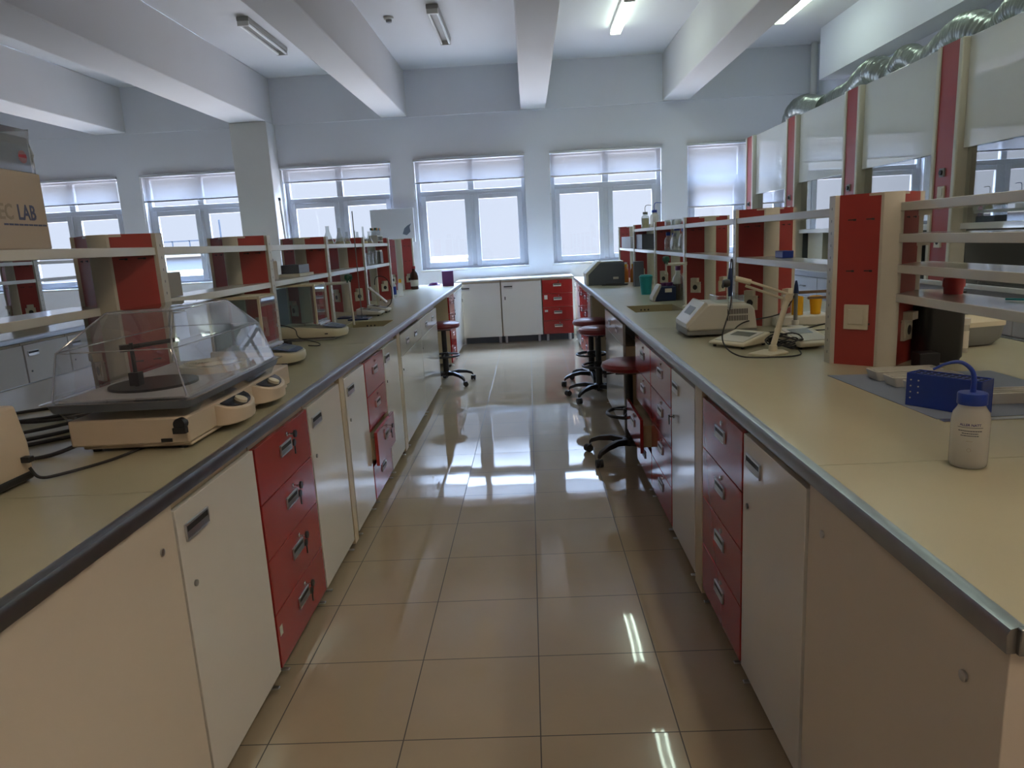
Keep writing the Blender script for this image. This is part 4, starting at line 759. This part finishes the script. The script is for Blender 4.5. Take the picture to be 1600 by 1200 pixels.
t = thing('electrode_stand', 'grey electrode standing upright with a brown wooden clamp', 'electrode', (1.374, 3.7, .9)); m = MB(); m.lathe([(.04, 0), (.04, .03), (.018, .035), (.018, .06)], n=16); m.build('foot_block', 'ltgrey', t); MB().lathe([(.010, .06), (.010, .20)], n=12).build('electrode', 'midgrey', t); MB().lathe([(.014, .20), (.010, .24), (.004, .265)], n=12).build('electrode_cap', 'navy', t); MB().box(.012, .22, -.006, .006, .195, .21).box(.06, .22, -.006, .006, .165, .178).build('wooden_clamp', 'wood', t, .002)
t = thing('multi_block_device', 'white device with two yellow cups behind the switch pillar', 'device', (1.50, 4.0, .9)); MB().box(-.16, .16, -.10, .10, .0, .055).build('housing', 'ltgrey', t, .008)
for k, x in enumerate((-.02, .08)): MB().lathe([(.026 if k else .030, .056), (.034 if k else .030, .155), (.028, .157), (.02, .10)], (x, -.04, 0), 18, cap=(True, True)).build('yellow_cup', 'yellow', t)
# behind the switch pillar
t = thing('black_canister', 'black rounded canister beside the switch pillar', 'canister', (1.56, 2.745, .9)); MB().rings([ring(-.075, .075, -.06, .06, z, .03) for z in (0.0, .01)] + [ring(-.08, .08, -.065, .065, z, .03) for z in (.02, .262, .27)]).build('body', 'black', t)
tag(MB().box(1.425, 1.50, 2.60, 2.66, .9005, .955).build('black_block', 'black', bevel=.003), 'low black block in front of the canister', 'block')
t = thing('grey_instrument', 'cream and dark grey rounded instrument right of the black canister', 'instrument', (1.85, 3.05, .9), .2)
MB().rings([ring(-.13, .11, -.06, .14, .006, .04), ring(-.15, .14, -.07, .16, .03, .04), ring(-.155, .15, -.075, .17, .085, .04)]).build('lower_shell', 'midgrey', t); MB().rings([ring(-.158, .153, -.078, .172, .0855, .04), ring(-.158, .153, -.078, .172, .105, .04), ring(-.12, .10, -.05, .14, .135, .04)]).build('upper_shell', 'ivory', t); MB().box(-.09, .05, -.03, .10, .135, .16).build('lid', 'midgrey', t, .008)
bottle('specimen_tube', 1.745, 2.88, .9, [(.0, .001), (.020, .001), (.021, .006), (.021, .115)], 'milky', 'clear tube with a paper label in front of the grey instrument', 'tube', None, [(.023, .115), (.023, .14)], 'ltgrey', lbl=(.0214, .02, .09))
t = thing('red_lid_container', 'red lidded pot on the lowest shelf right of the pillar', 'pot', (1.50, 2.55, 1.1755)); MB().lathe([(.030, 0), (.032, .025)], n=20).build('pot', 'redcap', t); MB().lathe([(.035, .025), (.035, .05), (.030, .058)], n=12).build('lid', 'redcap', t)
tag(MB().tube([(1.50, 2.27, 1.1795), (1.56, 2.20, 1.1795)], .0035, 8).build('teal_pen', 'teal'), 'thin teal pen lying on the lowest shelf', 'pen')
# ================================================================== NEAR RIGHT: mat, trays, rack, wash bottle
m = MB(); m.prism([(1.067, 2.546), (1.098, 1.90), (1.62, 1.905), (1.62, 2.50)], .9006, .9016); tag(m.build('bench_mat', 'bag'), 'flat grey blue paper mat under the blue rack', 'mat')
for k, (x, y, r) in enumerate(((1.27, 2.445, .0), (1.275, 2.335, .0), (1.285, 2.225, -.02), (1.40, 2.06, -.05))):
    t = thing('foam_tray', ['farthest small white tray behind the blue rack', 'middle small white tray behind the blue rack', 'nearest small white tray behind the blue rack', 'long white tray at the right edge of the view'][k], 'tray', (x, y, .9018), r, 'white trays on the mat'); L = .27 if k < 3 else .36
    m = MB(); m.rings([ring(-L * .32, L * .48, -.036, .036, 0, .008), ring(-L * .36, L * .5, -.041, .041, .03, .010), ring(-L * .36, L * .5, -.041, .041, .033, .010), ring(-L * .34, L * .48, -.037, .037, .033, .008), ring(-L * .31, L * .46, -.033, .033, .006, .006)]); m.build('tray_shell', 'foam', t, .001)
    m = MB()
    for j in range(3): m.box(-L * .30, L * .44, -.026 + j * .022, -.018 + j * .022, .0065, .030)
    m.build('rib', 'foam', t)
t = thing('tube_rack', 'bright blue microtube rack with rows of round holes', 'rack', (1.100, 2.072, .9018), -.99)
# main solid: local x along long side, local y depth
Lr, Dr, Hr = .205, .068, .098
m = MB(); m.box(0, Lr, 0, .004, 0, Hr); m.box(0, Lr, Dr - .004, Dr, 0, Hr); m.box(0, .004, .004, Dr - .004, 0, Hr); m.box(Lr - .004, Lr, .004, Dr - .004, 0, Hr); m.box(.004, Lr - .004, .004, Dr - .004, 0, .004); m.build('rack_body', 'blue', t, .0015)
m = MB(); m.box(.004, Lr - .004, .004, Dr - .004, Hr - .008, Hr - .003)
m.build('top_plate', 'blue', t)
m = MB()
for i in range(10):
    for j in range(3): m.lathe([(.0065, Hr - .003), (.0065, Hr - .0022)], (.016 + i * .0192, .014 + j * .0200, 0), 12)
m.build('tube_holes', 'dark', t)
m = MB()
for j, c in enumerate((4, 3)):
    for i in range(c): m.lathe([(.0022, 0), (.0022, .0012)], (.014 + j * .022, 0, Hr - .02 - i * .018), 10, ax='y')
m.build('side_hole', 'foam', t)
tag(MB().box(1.10, 1.52, 1.868, 1.890, .9006, .9026).build('steel_ruler', 'alu'), 'thin metal strip along the front of the mat', 'ruler')
t = thing('wash_bottle', 'milky wash bottle with blue cap and bent blue spout, nearest object', 'bottle', (.952, 1.520, .9), -.3)
MB().lathe([(.0, .0008), (.032, .0008), (.036, .004), (.0375, .012), (.0375, .108), (.035, .122), (.028, .133), (.0265, .137), (.0265, .146)], n=36, cap=(False, False)).build('bottle_body', 'milky', t, smooth=60)
MB().lathe([(.0, .003), (.030, .003), (.0355, .012), (.0355, .048), (0, .048)], n=32, cap=(False, False)).build('water', 'clear', t)
m = MB(); L = []
for r, z in ((.0285, .141), (.0290, .143), (.0290, .163), (.0275, .166), (.0, .167)):
    L.append([(r * (1 + (.012 if i % 2 else 0)) * math.cos(2 * PI * i / 48), r * (1 + (.012 if i % 2 else 0)) * math.sin(2 * PI * i / 48), z) for i in range(48)])
m.rings(L, cap=(True, False)); m.build('cap', 'blue', t, smooth=50)
m = MB(); sp = smooth_path([(0, .0, .166), (0, 0, .195), (-.006, .0, .216), (-.026, .002, .232), (-.052, .004, .229), (-.078, .006, .215)], 8); m.tube(sp, [.0062 - .0036 * i / (len(sp) - 1) for i in range(len(sp))], 12); m.build('spout', 'blue', t)
def curve_text(s, z, h, mat, parent, r, a0, name):
    c = bpy.data.curves.new(name, 'FONT'); c.body = s; c.size = h; c.align_x = 'CENTER'; c.extrude = .0; c.offset = h * .03
    tmp = bpy.data.objects.new(name, c); COL.objects.link(tmp); me = bpy.data.meshes.new_from_object(tmp.evaluated_get(bpy.context.evaluated_depsgraph_get())); bpy.data.objects.remove(tmp)
    for v in me.vertices: a = a0 + v.co.x / r; y = v.co.y; v.co = (r * math.cos(a), r * math.sin(a), z + y)
    me.materials.clear(); me.materials.append(M[mat]); o = bpy.data.objects.new(name, me); COL.objects.link(o); o.parent = parent
A0 = -PI / 2 - .25; RR = .0379
curve_text('ALLER NATT', .0985, .0072, 'inkv', t, RR, A0, 'lettering')
def dashes(z, h, w, mat, gaps, nm):
    m = MB(); x = -w / 2
    while x < w / 2:
        l_ = min(rnd.uniform(.0022, .0045), w / 2 - x); a1, a2_ = A0 + x / RR, A0 + (x + l_) / RR
        m.add([(RR * math.cos(a1), RR * math.sin(a1), z), (RR * math.cos(a2_), RR * math.sin(a2_), z), (RR * math.cos(a2_), RR * math.sin(a2_), z + h), (RR * math.cos(a1), RR * math.sin(a1), z + h)], [(0, 1, 2, 3)]); x += l_ + gaps
    m.build(nm, mat, t)
dashes(.0945, .0011, .050, 'inkd', 0, 'printed_rule'); dashes(.0865, .0020, .046, 'inkd', .0006, 'printed_line'); dashes(.0810, .0018, .031, 'inkd', .0006, 'printed_line'); dashes(.0760, .0018, .035, 'inkd', .0006, 'printed_line'); dashes(.0640, .0014, .012, 'inkp', .0005, 'printed_line')
m = MB()
for i in range(20):
    a, b = 2 * PI * i / 20, 2 * PI * (i + 1) / 20; q = []
    for r, an in ((.0032, a), (.0032, b), (.0042, b), (.0042, a)): x = r * math.cos(an); q.append((RR * math.cos(A0 + x / RR), RR * math.sin(A0 + x / RR), .045 + r * math.sin(an)))
    m.add(q, [(0, 1, 2, 3)])
m.build('embossed_ring', 'inkp', t)
# ================================================================== OUTSIDE
t = thing('apartment_block', 'pale block of flats seen through the second window', 'building', (-31, 62, -14.2)); MB().box(-6, 6, 0, 10, 0, 15.8).build('walls', 'build', t); MB().box(-6.3, 6.3, -.3, 10.3, 15.8, 16.1).build('roof_slab', 'rail', t)
for r_ in range(3):
    for c_ in range(7): MB().box(-5.2 + c_ * 1.55, -4.4 + c_ * 1.55, -.06, 0, 13.4 - r_ * 1.5, 14.5 - r_ * 1.5).build('window', 'bwin', t)
m = MB()
for k in range(9): m.box(-6.1 + k * 1.52, -6.02 + k * 1.52, -.2, -.12, 16.1, 17.2)
m.box(-6.1, 6.1, -.2, -.12, 17.1, 17.2); m.build('roof_railing', 'bwin', t)
t = thing('low_roof', 'low ochre lit roof edge outside the second window', 'roof', (-15, 32, -3.0)); MB().box(-5, 3, 0, 9, 0, 3.58).build('walls', 'build', t); MB().box(-5.2, 3.2, -.2, 9.2, 3.58, 3.80).build('roof_edge', 'rail', t)
t = thing('low_roof', 'thin ochre roof strip outside the middle window', 'roof', (-6.0, 45, -4.0)); MB().box(-3, 2.1, 0, 9, 0, 4.38).build('walls', 'build', t); MB().box(-3.2, 2.2, -.2, 9.2, 4.38, 4.60).build('roof_edge', 'rail', t)
tag(MB().tube([(-25.85, 60, -12), (-25.85, 60, 4.5)], .07, 8).build('mast', 'bwin'), 'thin dark mast outside the second window', 'mast')
